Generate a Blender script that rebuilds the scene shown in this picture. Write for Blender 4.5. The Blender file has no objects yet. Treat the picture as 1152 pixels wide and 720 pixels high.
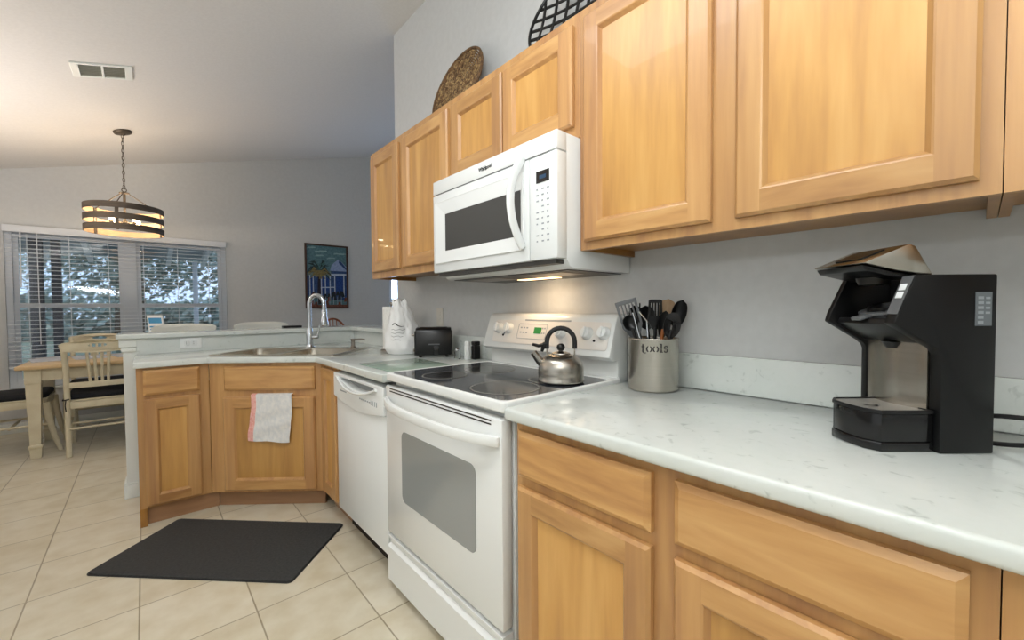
import bpy, bmesh, math, random
from mathutils import Matrix, Vector, Euler, noise
random.seed(7)
S = bpy.context.scene
COL = S.collection
PI = math.pi

# ------------------------------------------------------------------ camera
F_PX, YAW, PITCH, ROLL = 465.67, 0.7253, 0.0279, 0.0070
CAM = Vector((-1.4071, 0.0, 1.1857))
_r = Vector((math.cos(YAW), -math.sin(YAW), 0))
_f = Vector((math.sin(YAW) * math.cos(PITCH), math.cos(YAW) * math.cos(PITCH), -math.sin(PITCH)))
_u = _r.cross(_f)
_c, _s = math.cos(ROLL), math.sin(ROLL)
_R = _r * _c - _u * _s
_U = _r * _s + _u * _c
cam = bpy.data.cameras.new('camera')
cam.sensor_width = 36.0
cam.lens = 36.0 * F_PX / 1152.0
cam.shift_y = -(360 - 359.46) / 1152.0
cam.clip_start = 0.02
cam_ob = bpy.data.objects.new('camera', cam)
COL.objects.link(cam_ob)
cam_ob.matrix_world = Matrix(((_R.x, _U.x, -_f.x, CAM.x), (_R.y, _U.y, -_f.y, CAM.y), (_R.z, _U.z, -_f.z, CAM.z), (0, 0, 0, 1)))
S.camera = cam_ob

# ------------------------------------------------------------------ view, world, lights
S.view_settings.view_transform = 'Standard'
S.view_settings.look = 'None'
S.view_settings.gamma = 1.0
S.view_settings.use_curve_mapping = False
S.view_settings.exposure = 0.0
W = bpy.data.worlds.new('overcast_sky')
S.world = W
W.use_nodes = True
_bg = W.node_tree.nodes['Background']
_bg.inputs[0].default_value = (0.55, 0.74, 1.0, 1)
_bg.inputs[1].default_value = 1.5


def area(name, loc, target, sx, sy, power, col, spread=180):
    l = bpy.data.lights.new(name, 'AREA')
    l.shape = 'RECTANGLE'
    l.size, l.size_y = sx, sy
    l.energy = power
    l.color = col
    l.spread = math.radians(spread)
    o = bpy.data.objects.new(name, l)
    COL.objects.link(o)
    o.location = loc
    d = Vector(target) - Vector(loc)
    o.rotation_euler = d.to_track_quat('-Z', 'Y').to_euler()
    return o


area('kitchen_ceiling_light', (-1.40, 0.85, 2.75), (-1.40, 0.85, 0), 0.5, 1.4, 22, (0.94, 0.975, 1.0))
area('ceiling_bounce_fill', (-2.2, -0.7, 1.65), (-2.0, -0.5, 3.0), 0.7, 0.7, 85, (0.94, 0.98, 1.0))  # unseen upward fill, added to brighten the ceiling and bounce back down
area('dining_upward_fill', (-2.70, 4.0, 1.30), (-2.699, 4.0, 3.0), 0.9, 0.9, 32, (1.0, 0.89, 0.82))  # added out of view to lift the dining end; no lamp stands here
area('cool_side_fill', (-3.1, 0.9, 1.25), (0, 1.1, 1.15), 2.2, 2.0, 6, (0.88, 0.95, 1.0))  # added cool fill from the side; the wall behind it has no door
area('far_window_daylight', (2.25, 6.30, 1.4), (0.6, 3.5, 1.2), 1.4, 1.2, 42, (0.48, 0.66, 1.0))
area('range_hood_lamp', (-0.13, 1.27, 1.305), (-0.03, 1.27, 1.0), 0.05, 0.22, 1.1, (1.0, 0.72, 0.45))


# ------------------------------------------------------------------ materials
def srgb(r, g, b):
    f = lambda c: (c / 255) / 12.92 if c / 255 <= 0.04045 else ((c / 255 + 0.055) / 1.055) ** 2.4
    return (f(r), f(g), f(b), 1)


def mat(name, col, rough=0.5, metal=0.0, spec=0.5, emit=None, es=0.0, trans=0.0, coat=0.0, alpha=1.0, ior=None):
    m = bpy.data.materials.new(name)
    m.use_nodes = True
    p = m.node_tree.nodes['Principled BSDF']
    p.inputs['Base Color'].default_value = col
    p.inputs['Roughness'].default_value = rough
    p.inputs['Metallic'].default_value = metal
    p.inputs['Specular IOR Level'].default_value = spec
    p.inputs['Transmission Weight'].default_value = trans
    p.inputs['Coat Weight'].default_value = coat
    p.inputs['Alpha'].default_value = alpha
    if ior: p.inputs['IOR'].default_value = ior
    if emit:
        p.inputs['Emission Color'].default_value = emit
        p.inputs['Emission Strength'].default_value = es
    return m


def nodes(m):
    nt = m.node_tree
    return nt, nt.nodes['Principled BSDF'], (lambda t: nt.nodes.new(t)), nt.links.new


def ramp(nt, stops):
    r = nt.nodes.new('ShaderNodeValToRGB')
    e = r.color_ramp.elements
    while len(e) < len(stops): e.new(0.5)
    for k, (p, c) in enumerate(stops):
        e[k].position = p
        e[k].color = c
    return r


def noisy(name, c1, c2, scale=(8, 8, 8), rough=0.5, detail=4, lo=0.35, hi=0.65, bump=0.0, **kw):
    m = mat(name, c1, rough, **kw)
    nt, p, N, L = nodes(m)
    tc, mp, nz = N('ShaderNodeTexCoord'), N('ShaderNodeMapping'), N('ShaderNodeTexNoise')
    mp.inputs['Scale'].default_value = scale
    nz.inputs['Scale'].default_value = 1.0
    nz.inputs['Detail'].default_value = detail
    L(tc.outputs['Object'], mp.inputs['Vector'])
    L(mp.outputs['Vector'], nz.inputs['Vector'])
    r = ramp(nt, [(lo, c1), (hi, c2)])
    L(nz.outputs['Fac'], r.inputs['Fac'])
    L(r.outputs['Color'], p.inputs['Base Color'])
    if bump:
        b = N('ShaderNodeBump')
        b.inputs['Strength'].default_value = bump
        b.inputs['Distance'].default_value = 0.002
        L(nz.outputs['Fac'], b.inputs['Height'])
        L(b.outputs['Normal'], p.inputs['Normal'])
    return m


def wood(name, scale, cols, rough=0.32, coat=0.12, rnd=0.10, dist=0.6):
    m = mat(name, cols[0], rough, coat=coat)
    nt, p, N, L = nodes(m)
    tc, mp = N('ShaderNodeTexCoord'), N('ShaderNodeMapping')
    oi = N('ShaderNodeObjectInfo')
    add = N('ShaderNodeVectorMath')
    add.operation = 'MULTIPLY_ADD'
    L(oi.outputs['Random'], add.inputs[0])
    add.inputs[1].default_value = (7.3, 5.1, 3.7)
    L(tc.outputs['Object'], add.inputs[2])
    mp.inputs['Scale'].default_value = scale
    L(add.outputs[0], mp.inputs['Vector'])
    n1, n2 = N('ShaderNodeTexNoise'), N('ShaderNodeTexNoise')
    n1.inputs['Scale'].default_value = 1.0
    n1.inputs['Detail'].default_value = 5
    n1.inputs['Distortion'].default_value = dist
    n2.inputs['Scale'].default_value = 4.5
    n2.inputs['Detail'].default_value = 3
    for n in (n1, n2): L(mp.outputs['Vector'], n.inputs['Vector'])
    mx = N('ShaderNodeMath')
    mx.operation = 'MULTIPLY_ADD'
    L(n2.outputs['Fac'], mx.inputs[0])
    mx.inputs[1].default_value = 0.35
    L(n1.outputs['Fac'], mx.inputs[2])
    r = ramp(nt, [(0.42, cols[0]), (0.66, cols[1]), (0.88, cols[2])])
    L(mx.outputs[0], r.inputs['Fac'])
    hs = N('ShaderNodeHueSaturation')
    ma = N('ShaderNodeMath')
    ma.operation = 'MULTIPLY_ADD'
    L(oi.outputs['Random'], ma.inputs[0])
    ma.inputs[1].default_value = rnd * 2
    ma.inputs[2].default_value = 1 - rnd
    L(ma.outputs[0], hs.inputs['Value'])
    L(r.outputs['Color'], hs.inputs['Color'])
    L(hs.outputs['Color'], p.inputs['Base Color'])
    return m


WOODC = [srgb(213, 167, 101), srgb(199, 150, 83), srgb(175, 127, 70)]
M = {}
M['wood_v'] = wood('maple_upright_grain', (9, 9, 0.9), WOODC)
M['wood_h'] = wood('maple_level_grain', (1.3, 1.3, 10), [srgb(207, 164, 108), srgb(191, 145, 90), srgb(165, 119, 72)], dist=1.6)
M['wood_stile'] = wood('maple_stile', (14, 14, 0.8), [srgb(205, 160, 104), srgb(189, 143, 90), srgb(168, 122, 80)])
M['wood_under'] = wood('cabinet_underside', (5, 5, 5), [srgb(176, 128, 60), srgb(160, 112, 50), srgb(140, 96, 44)])
M['wood_toe'] = wood('toe_kick_board', (1.1, 1.1, 9), [srgb(176, 134, 98), srgb(160, 120, 86), srgb(142, 104, 74)])
M['dark_gap'] = mat('dark_recess', srgb(40, 28, 18), 0.9)
M['wall'] = noisy('wall_paint', srgb(202, 204, 204), srgb(198, 200, 200), (30, 30, 30), 0.85)
M['ceil'] = noisy('ceiling_paint', srgb(222, 220, 216), srgb(218, 216, 212), (60, 60, 60), 0.9)
M['trim'] = mat('trim_paint', srgb(226, 230, 226), 0.45)
M['white'] = mat('white_enamel', srgb(228, 231, 230), 0.22)
M['white_m'] = mat('white_plastic', srgb(232, 235, 234), 0.38)
M['white_grey'] = mat('pale_grey_print', srgb(150, 156, 160), 0.5)
M['range_white'] = mat('range_enamel', srgb(230, 232, 230), 0.18)
M['grey_gap'] = mat('grey_seam', srgb(90, 92, 92), 0.7)
M['black_glass'] = noisy('black_ceramic_glass', srgb(58, 62, 68), srgb(48, 51, 56), (220, 220, 220), 0.06)
M['black_print'] = mat('burner_print', srgb(28, 28, 29), 0.10)
M['burner_ring'] = mat('burner_ring_print', srgb(120, 118, 112), 0.2)
M['oven_glass'] = mat('oven_window_glass', srgb(150, 153, 152), 0.10)
M['mw_glass'] = noisy('microwave_mesh_window', srgb(66, 67, 66), srgb(58, 59, 58), (900, 900, 900), 0.3, spec=0.3)
M['black'] = mat('black_plastic', srgb(15, 15, 16), 0.32, spec=0.4)
M['black_satin'] = mat('black_satin', srgb(9, 9, 10), 0.40, spec=0.35)
M['black_rubber'] = mat('black_rubber', srgb(26, 26, 27), 0.6)
M['black_gloss'] = mat('black_gloss', srgb(16, 16, 17), 0.12)
M['under'] = mat('hood_underside', srgb(62, 61, 58), 0.45)
M['steel'] = noisy('brushed_steel', srgb(182, 177, 168), srgb(174, 169, 160), (2, 2, 420), 0.26, metal=1.0)
nt, p, N, L = nodes(M['steel'])
tg = N('ShaderNodeTangent')
tg.direction_type = 'RADIAL'
tg.axis = 'Z'
L(tg.outputs['Tangent'], p.inputs['Tangent'])
p.inputs['Anisotropic'].default_value = 0.75
M['steel_s'] = mat('sink_steel', srgb(190, 182, 168), 0.24, metal=1.0)
M['chrome'] = mat('chrome', srgb(206, 210, 214), 0.12, metal=1.0)
M['nickel'] = mat('brushed_nickel', srgb(150, 142, 132), 0.35, metal=1.0)
M['green_led'] = mat('green_display', srgb(10, 60, 20), 0.3, emit=srgb(30, 150, 50), es=0.6)
M['blue_led'] = mat('blue_display', srgb(20, 40, 60), 0.3, emit=srgb(40, 110, 160), es=0.25)
M['lamp'] = mat('hood_lens', srgb(255, 225, 180), 0.4, emit=srgb(255, 214, 160), es=3.0)
M['bulb'] = mat('bulb_glow', srgb(255, 230, 190), 0.4, emit=srgb(255, 226, 170), es=26.0)
M['towel_p'] = noisy('pink_stripe', srgb(232, 160, 150), srgb(240, 190, 180), (80, 80, 80), 0.9)
M['towel'] = noisy('white_cotton', srgb(232, 230, 226), srgb(216, 217, 217), (60, 60, 40), 0.95, bump=0.3)
M['mat'] = noisy('charcoal_weave', srgb(47, 47, 46), srgb(58, 58, 57), (90, 90, 90), 0.9, bump=0.5)
M['cream'] = noisy('cream_paint', srgb(214, 204, 176), srgb(204, 192, 162), (12, 12, 12), 0.5)
M['tabletop'] = wood('blond_tabletop', (1.2, 14, 14), [srgb(222, 198, 156), srgb(208, 180, 136), srgb(190, 160, 116)], 0.4, 0.1, 0.03)
M['cushion'] = noisy('black_cushion', srgb(22, 23, 27), srgb(30, 31, 36), (50, 50, 50), 0.9)
M['stool'] = mat('stool_white', srgb(216, 216, 206), 0.5)
M['rust_wood'] = wood('russet_wood', (9, 9, 1), [srgb(168, 96, 50), srgb(150, 80, 40), srgb(120, 62, 32)], 0.4, 0.1, 0.03)
M['bronze'] = noisy('aged_bronze', srgb(96, 86, 74), srgb(74, 66, 56), (20, 20, 20), 0.5, metal=0.4)
M['band'] = noisy('weathered_dark_wood', srgb(92, 80, 66), srgb(66, 58, 50), (6, 6, 40), 0.7)
M['band_in'] = noisy('pale_inner_wood', srgb(160, 134, 104), srgb(140, 114, 86), (6, 6, 30), 0.7)
M['glass_board'] = mat('green_glass_board', srgb(152, 172, 158), 0.16)
M['paper'] = noisy('paper_towel', srgb(232, 231, 226), srgb(222, 221, 216), (120, 120, 60), 0.95)
M['bag'] = mat('white_bag_film', srgb(232, 232, 230), 0.35)
M['ink'] = mat('black_ink', srgb(22, 22, 22), 0.6)
M['clear'] = mat('clear_glass', (1, 1, 1, 1), 0.03, trans=1.0, ior=1.45)
M['blind'] = mat('blind_white', srgb(222, 226, 230), 0.5)
M['vinyl'] = mat('window_vinyl', srgb(220, 226, 232), 0.4)
M['blue_paper'] = mat('blue_print', srgb(70, 150, 200), 0.6)
M['white_paper'] = mat('white_card', srgb(232, 236, 238), 0.7)
M['place'] = noisy('woven_placemat', srgb(196, 200, 206), srgb(170, 178, 190), (40, 40, 40), 0.8)
M['wicker1'] = noisy('wicker_brown', srgb(122, 90, 56), srgb(78, 56, 34), (60, 60, 60), 0.7)
M['wicker2'] = noisy('wicker_straw', srgb(178, 148, 100), srgb(92, 66, 40), (70, 70, 70), 0.7)
M['label_grey'] = mat('grey_label', srgb(104, 110, 114), 0.5)
M['spoonwood'] = wood('spoon_wood', (30, 30, 6), [srgb(196, 170, 140), srgb(184, 156, 124), srgb(168, 138, 106)], 0.6, 0.0, 0.03)
M['amber'] = mat('amber_handle', srgb(150, 84, 30), 0.35)
M['beige'] = mat('beige_plastic', srgb(214, 210, 200), 0.45)
M['grate'] = mat('drip_grate_steel', srgb(190, 188, 182), 0.45, metal=0.8)
M['grey_plastic'] = mat('grey_plastic', srgb(96, 98, 100), 0.35)
M['tan_metal'] = mat('lid_steel', srgb(200, 194, 182), 0.20, metal=1.0)

# quartz
m = mat('veined_quartz', srgb(218, 223, 218), 0.10)
nt, p, N, L = nodes(m)
tc, n1, n2 = N('ShaderNodeTexCoord'), N('ShaderNodeTexNoise'), N('ShaderNodeTexNoise')
n1.inputs['Scale'].default_value = 30
n1.inputs['Detail'].default_value = 8
n1.inputs['Distortion'].default_value = 1.0
n2.inputs['Scale'].default_value = 5
n2.inputs['Detail'].default_value = 5
for n in (n1, n2): L(tc.outputs['Object'], n.inputs['Vector'])
r1 = ramp(nt, [(0.27, srgb(186, 192, 188)), (0.38, srgb(213, 218, 214)), (1.0, srgb(218, 222, 219))])
L(n1.outputs['Fac'], r1.inputs['Fac'])
r2 = ramp(nt, [(0.35, (0.95, 0.965, 0.955, 1)), (0.6, (1, 1, 1, 1))])
L(n2.outputs['Fac'], r2.inputs['Fac'])
mx = N('ShaderNodeMix')
mx.data_type = 'RGBA'
mx.blend_type = 'MULTIPLY'
mx.inputs[0].default_value = 1.0
L(r1.outputs['Color'], mx.inputs[6])
L(r2.outputs['Color'], mx.inputs[7])
L(mx.outputs[2], p.inputs['Base Color'])
M['quartz'] = m

# floor tile
m = mat('ceramic_floor_tile', srgb(206, 194, 172), 0.30)
nt, p, N, L = nodes(m)
tc, mp, bk, nz = N('ShaderNodeTexCoord'), N('ShaderNodeMapping'), N('ShaderNodeTexBrick'), N('ShaderNodeTexNoise')
TILE = 0.3470
mp.inputs['Location'].default_value = (1.451 + TILE * 40, -1.862 + TILE * 40, 0)
L(tc.outputs['Object'], mp.inputs['Vector'])
bk.offset = 0.0
bk.squash = 1.0
for k, v in (('Scale', 1.0), ('Brick Width', TILE), ('Row Height', TILE), ('Mortar Size', 0.0032), ('Mortar Smooth', 0.3), ('Bias', 0.0)):
    bk.inputs[k].default_value = v
bk.inputs['Color1'].default_value = srgb(222, 214, 194)
bk.inputs['Color2'].default_value = srgb(214, 205, 183)
bk.inputs['Mortar'].default_value = srgb(166, 155, 132)
L(mp.outputs['Vector'], bk.inputs['Vector'])
nz.inputs['Scale'].default_value = 9
nz.inputs['Detail'].default_value = 6
L(tc.outputs['Object'], nz.inputs['Vector'])
r = ramp(nt, [(0.3, (0.86, 0.82, 0.74, 1)), (0.65, (1, 1, 1, 1))])
L(nz.outputs['Fac'], r.inputs['Fac'])
mx = N('ShaderNodeMix')
mx.data_type = 'RGBA'
mx.blend_type = 'MULTIPLY'
mx.inputs[0].default_value = 1.0
L(bk.outputs['Color'], mx.inputs[6])
L(r.outputs['Color'], mx.inputs[7])
L(mx.outputs[2], p.inputs['Base Color'])
bp = N('ShaderNodeBump')
bp.inputs['Strength'].default_value = 0.35
bp.inputs['Distance'].default_value = 0.002
bp.invert = True
L(bk.outputs['Fac'], bp.inputs['Height'])
L(bp.outputs['Normal'], p.inputs['Normal'])
M['tile'] = m

# ------------------------------------------------------------------ mesh helpers
WM = {}


class MB:
    """collects shapes in one bmesh; build() links them as ONE mesh object"""

    def __init__(self, M0=None):
        self.bm = bmesh.new()
        self.M = M0 or Matrix()

    def merge(self, bm2, mi=0):
        mp = {}
        for v in bm2.verts: mp[v] = self.bm.verts.new(self.M @ v.co)
        for f in bm2.faces:
            try:
                nf = self.bm.faces.new([mp[v] for v in f.verts])
                nf.material_index = mi if mi else f.material_index
            except ValueError:
                pass
        bm2.free()
        return self

    def raw(self, verts, faces, mi=0):
        vs = [self.bm.verts.new(self.M @ Vector(v)) for v in verts]
        for f in faces:
            nf = self.bm.faces.new([vs[i] for i in f])
            nf.material_index = mi
        return self

    def box(self, x0, x1, y0, y1, z0, z1, b=0.0, mi=0, seg=2):
        t = bmesh.new()
        x0, x1 = min(x0, x1), max(x0, x1)
        y0, y1 = min(y0, y1), max(y0, y1)
        z0, z1 = min(z0, z1), max(z0, z1)
        vs = [t.verts.new(c) for c in ((x0, y0, z0), (x1, y0, z0), (x1, y1, z0), (x0, y1, z0), (x0, y0, z1), (x1, y0, z1), (x1, y1, z1), (x0, y1, z1))]
        for f in ((0, 3, 2, 1), (4, 5, 6, 7), (0, 1, 5, 4), (1, 2, 6, 5), (2, 3, 7, 6), (3, 0, 4, 7)): t.faces.new([vs[i] for i in f])
        if b > 0: bmesh.ops.bevel(t, geom=t.edges[:], offset=b, segments=seg, affect='EDGES', profile=0.5)
        return self.merge(t, mi)

    def prism(self, poly, axis, a, b, bev=0.0, mi=0, seg=2):
        """poly: 2-D outline; axis 'x' -> (y,z), 'y' -> (x,z), 'z' -> (x,y)"""
        t = bmesh.new()
        P = {'x': lambda p, h: (h, p[0], p[1]), 'y': lambda p, h: (p[0], h, p[1]), 'z': lambda p, h: (p[0], p[1], h)}[axis]
        A = [t.verts.new(P(p, a)) for p in poly]
        B = [t.verts.new(P(p, b)) for p in poly]
        n = len(poly)
        t.faces.new(A)
        t.faces.new(B[::-1])
        for i in range(n): t.faces.new([A[i], B[i], B[(i + 1) % n], A[(i + 1) % n]])
        bmesh.ops.recalc_face_normals(t, faces=t.faces[:])
        if bev > 0:
            bmesh.ops.bevel(t, geom=[e for e in t.edges if e.calc_face_angle(0) > 0.5], offset=bev, segments=seg, affect='EDGES', profile=0.5)
        return self.merge(t, mi)

    def lathe(self, prof, c=(0, 0), seg=32, mi=0, z0=0.0):
        t = bmesh.new()
        rings = []
        for r, z in prof:
            if r < 1e-6: rings.append([t.verts.new((c[0], c[1], z + z0))])
            else: rings.append([t.verts.new((c[0] + r * math.cos(2 * PI * k / seg), c[1] + r * math.sin(2 * PI * k / seg), z + z0)) for k in range(seg)])
        for a, b in zip(rings, rings[1:]):
            for k in range(seg):
                k2 = (k + 1) % seg
                if len(a) == 1 and len(b) == 1: continue
                if len(a) == 1: t.faces.new([a[0], b[k2], b[k]])
                elif len(b) == 1: t.faces.new([a[k], a[k2], b[0]])
                else: t.faces.new([a[k], a[k2], b[k2], b[k]])
        bmesh.ops.recalc_face_normals(t, faces=t.faces[:])
        return self.merge(t, mi)

    def tube(self, pts, r, seg=10, mi=0, cap=True, flat=None, closed=False):
        """sweep a circle (or an ellipse: flat = second radius, with a fixed side vector) along points"""
        pts = [Vector(p) for p in pts]
        n = len(pts)
        rs = r if isinstance(r, (list, tuple)) else [r] * n
        t = bmesh.new()
        rings = []
        up = None
        for i in range(n):
            if closed: d = (pts[(i + 1) % n] - pts[i - 1])
            else: d = pts[min(i + 1, n - 1)] - pts[max(i - 1, 0)]
            d = d.normalized() if d.length > 1e-9 else Vector((0, 0, 1))
            if up is None:
                up = Vector((0, 0, 1)) if abs(d.z) < 0.9 else Vector((0, 1, 0))
            a = (up - d * up.dot(d))
            a = a.normalized() if a.length > 1e-6 else d.orthogonal().normalized()
            bb = d.cross(a)
            up = a
            r2 = rs[i] if flat is None else flat
            rings.append([t.verts.new(pts[i] + a * rs[i] * math.cos(2 * PI * k / seg) + bb * r2 * math.sin(2 * PI * k / seg)) for k in range(seg)])
        pairs = list(zip(rings, rings[1:])) + ([(rings[-1], rings[0])] if closed else [])
        for A, B in pairs:
            for k in range(seg):
                k2 = (k + 1) % seg
                t.faces.new([A[k], A[k2], B[k2], B[k]])
        if cap and not closed:
            t.faces.new(rings[0][::-1])
            t.faces.new(rings[-1])
        bmesh.ops.recalc_face_normals(t, faces=t.faces[:])
        return self.merge(t, mi)

    def ball(self, c, rx, ry=None, rz=None, sub=2, mi=0):
        t = bmesh.new()
        bmesh.ops.create_icosphere(t, subdivisions=sub, radius=1.0)
        for v in t.verts: v.co = Vector((c[0] + v.co.x * rx, c[1] + v.co.y * (ry or rx), c[2] + v.co.z * (rz or rx)))
        return self.merge(t, mi)

    def slab(self, outlines, z0, z1, bev=0.0, mi=0):
        """flat shape with holes (outer outline first), extruded along local z"""
        cu = bpy.data.curves.new('t', 'CURVE')
        cu.dimensions = '2D'
        cu.fill_mode = 'BOTH'
        cu.extrude = (z1 - z0) / 2 - bev
        cu.bevel_depth = bev
        cu.bevel_resolution = 2
        cu.offset = -bev
        for o in outlines:
            sp = cu.splines.new('POLY')
            sp.points.add(len(o) - 1)
            for q, pnt in zip(sp.points, o): q.co = (pnt[0], pnt[1], 0, 1)
            sp.use_cyclic_u = True
        return self._curve(cu, (z0 + z1) / 2, mi)

    def text(self, s, size, depth, mi=0, bold=0.0):
        """lettering in the local xy plane, centred"""
        cu = bpy.data.curves.new('t', 'FONT')
        cu.body = s
        cu.size = size
        cu.extrude = depth
        cu.offset = bold
        cu.align_x = 'CENTER'
        cu.align_y = 'CENTER'
        return self._curve(cu, 0, mi)

    def _curve(self, cu, dz, mi):
        ob = bpy.data.objects.new('t', cu)
        COL.objects.link(ob)
        bpy.context.view_layer.update()
        dg = bpy.context.evaluated_depsgraph_get()
        me = bpy.data.meshes.new_from_object(ob.evaluated_get(dg))
        bpy.data.objects.remove(ob)
        bpy.data.curves.remove(cu)
        t = bmesh.new()
        t.from_mesh(me)
        bpy.data.meshes.remove(me)
        bmesh.ops.remove_doubles(t, verts=t.verts[:], dist=1e-6)
        for v in t.verts: v.co.z += dz
        bmesh.ops.recalc_face_normals(t, faces=t.faces[:])
        return self.merge(t, mi)

    def build(self, name, mats, parent=None, local=False, loc=None, smooth=True, ang=35, label=None):
        me = bpy.data.meshes.new(name)
        o = bpy.data.objects.new(name, me)
        COL.objects.link(o)
        if parent is not None:
            Mw = WM[parent]
            o.parent = parent
            if not local: self.bm.transform(Mw.inverted())
            WM[o] = Mw
        else:
            Mw = Matrix.Translation(Vector(loc)) if loc is not None else Matrix()
            if not local: self.bm.transform(Mw.inverted())
            if loc is not None: o.location = loc
            WM[o] = Mw
        bmesh.ops.recalc_face_normals(self.bm, faces=self.bm.faces[:])
        self.bm.to_mesh(me)
        self.bm.free()
        for mm in (mats if isinstance(mats, (list, tuple)) else [mats]): me.materials.append(mm)
        if smooth:
            me.polygons.foreach_set('use_smooth', [True] * len(me.polygons))
            me.set_sharp_from_angle(angle=math.radians(ang))
        if label: o['label'] = label
        return o


def thing(name, label, cat, loc=(0, 0, 0), rotz=0.0, group=None):
    o = bpy.data.objects.new(name, None)
    COL.objects.link(o)
    o.empty_display_size = 0.1
    o.location = loc
    o.rotation_euler = (0, 0, rotz)
    WM[o] = Matrix.Translation(Vector(loc)) @ Matrix.Rotation(rotz, 4, 'Z')
    return tag(o, label, cat, group)


def tag(o, label, cat, group=None):
    o['label'] = label
    o['category'] = cat
    if group: o['group'] = group
    return o


def struct(o):
    o['kind'] = 'structure'
    return o


def dup(root, loc, rotz, label, group=None):
    r = root.copy()
    COL.objects.link(r)
    r.location = loc
    r.rotation_euler = (0, 0, rotz)
    tag(r, label, root['category'], group)
    for ch in list(root.children):
        c = ch.copy()
        COL.objects.link(c)
        c.parent = r
        for g in list(ch.children):
            d = g.copy()
            COL.objects.link(d)
            d.parent = c
    return r


def rect(x0, x1, y0, y1): return [(x0, y0), (x1, y0), (x1, y1), (x0, y1)]


def rrect(x0, x1, y0, y1, r, n=5):
    out = []
    for cx, cy, a in ((x1 - r, y0 + r, -90), (x1 - r, y1 - r, 0), (x0 + r, y1 - r, 90), (x0 + r, y0 + r, 180)):
        for k in range(n + 1):
            t = math.radians(a + 90 * k / n)
            out.append((cx + r * math.cos(t), cy + r * math.sin(t)))
    return out


def frame_at(origin, u, w):
    """matrix whose local x runs along u, local y up (world z), local z along w (outward)"""
    u, w = Vector(u).normalized(), Vector(w).normalized()
    v = Vector((0, 0, 1))
    return Matrix(((u.x, v.x, w.x, origin[0]), (u.y, v.y, w.y, origin[1]), (u.z, v.z, w.z, origin[2]), (0, 0, 0, 1)))


def bez(p0, p1, p2, p3, n=12):
    p0, p1, p2, p3 = map(Vector, (p0, p1, p2, p3))
    return [p0 * (1 - t) ** 3 + p1 * 3 * t * (1 - t) ** 2 + p2 * 3 * t * t * (1 - t) + p3 * t ** 3 for t in [k / n for k in range(n + 1)]]


# ------------------------------------------------------------------ room shell
CZ0, CSL = 3.183, 0.265      # vaulted ceiling: z = CZ0 + CSL * x
XL, XR, YF, YB = -3.2, 3.4, -2.3, 6.204
ceil_z = lambda x: CZ0 + CSL * x

b = MB().box(XL - .15, XR + .15, YF - .15, YB + .15, -0.06, 0.0)
struct(b.build('floor', M['tile']))
b = MB()
a0, a1 = XL - .15, XR + .15
b.raw([(a0, YF - .15, ceil_z(a0)), (a1, YF - .15, ceil_z(a1)), (a1, YB + .15, ceil_z(a1)), (a0, YB + .15, ceil_z(a0)),
       (a0, YF - .15, ceil_z(a0) + .1), (a1, YF - .15, ceil_z(a1) + .1), (a1, YB + .15, ceil_z(a1) + .1), (a0, YB + .15, ceil_z(a0) + .1)],
      [(0, 1, 2, 3), (4, 7, 6, 5), (0, 4, 5, 1), (1, 5, 6, 2), (2, 6, 7, 3), (3, 7, 4, 0)])
struct(b.build('ceiling', M['ceil']))
WALL_END = 2.87
b = MB().prism([(0, -.0), (.13, 0), (.13, ceil_z(.13) - .001), (0, ceil_z(0) - .001)], 'y', YF, WALL_END)
struct(b.build('wall_right', M['wall']))
# back wall with two window openings
WX0, WX1, WZ0, WZ1 = -2.405, -0.64, 0.43, 2.005
VX0, VX1, VZ0, VZ1 = 1.50, 3.00, 0.85, 2.05
b = MB(Matrix(((1, 0, 0, 0), (0, 0, 1, 0), (0, 1, 0, 0), (0, 0, 0, 1))))
b.slab([[(a0, 0), (a1, 0), (a1, ceil_z(a1)), (a0, ceil_z(a0))], rect(WX0, WX1, WZ0, WZ1), rect(VX0, VX1, VZ0, VZ1)], YB, YB + .14)
struct(b.build('wall_back', M['wall'], smooth=False))
b = MB().prism([(YF, 0), (YB + .14, 0), (YB + .14, ceil_z(XL)), (YF, ceil_z(XL))], 'x', XL - .12, XL)
struct(b.build('wall_left', M['wall']))
b = MB().prism([(YF, 0), (YB + .14, 0), (YB + .14, ceil_z(XR)), (YF, ceil_z(XR))], 'x', XR, XR + .12)
struct(b.build('wall_far_right', M['wall']))
b = MB().prism([(XL, 0), (XR, 0), (XR, ceil_z(XR)), (XL, ceil_z(XL))], 'y', YF - .12, YF)
struct(b.build('wall_front', M['wall']))
b = MB().box(XL + .001, VX1 + .3, YB - .014, YB - .0005, 0.0005, .10, .003)
struct(b.build('baseboard_back', M['trim']))

# low wall of the breakfast bar (an L) with end trim
BARZ, LEDGE = 1.008, 1.038
BY = 3.545
b = MB().slab([[(-1.516, BY), (-.06, BY), (-.06, WALL_END + .001), (.13, WALL_END + .001), (.13, BY + .135), (-1.516, BY + .135)]], 0.0005, BARZ - .001)
struct(b.build('wall_peninsula', M['trim']))
b = MB()
b.box(-1.530, -1.452, BY - .014, BY + .149, 0.0005, .085, .003)
b.box(-1.526, -1.452, BY - .009, BY + .144, .085, .10, .003)
struct(b.build('baseboard_peninsula', M['trim']))
b = MB()
b.box(-1.534, -1.451, BY - .018, BY + .153, .955, BARZ - .0015, .005)
b.box(-1.526, -1.451, BY - .011, BY + .146, .925, .955, .008)
struct(b.build('trim_1', M['trim']))

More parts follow.
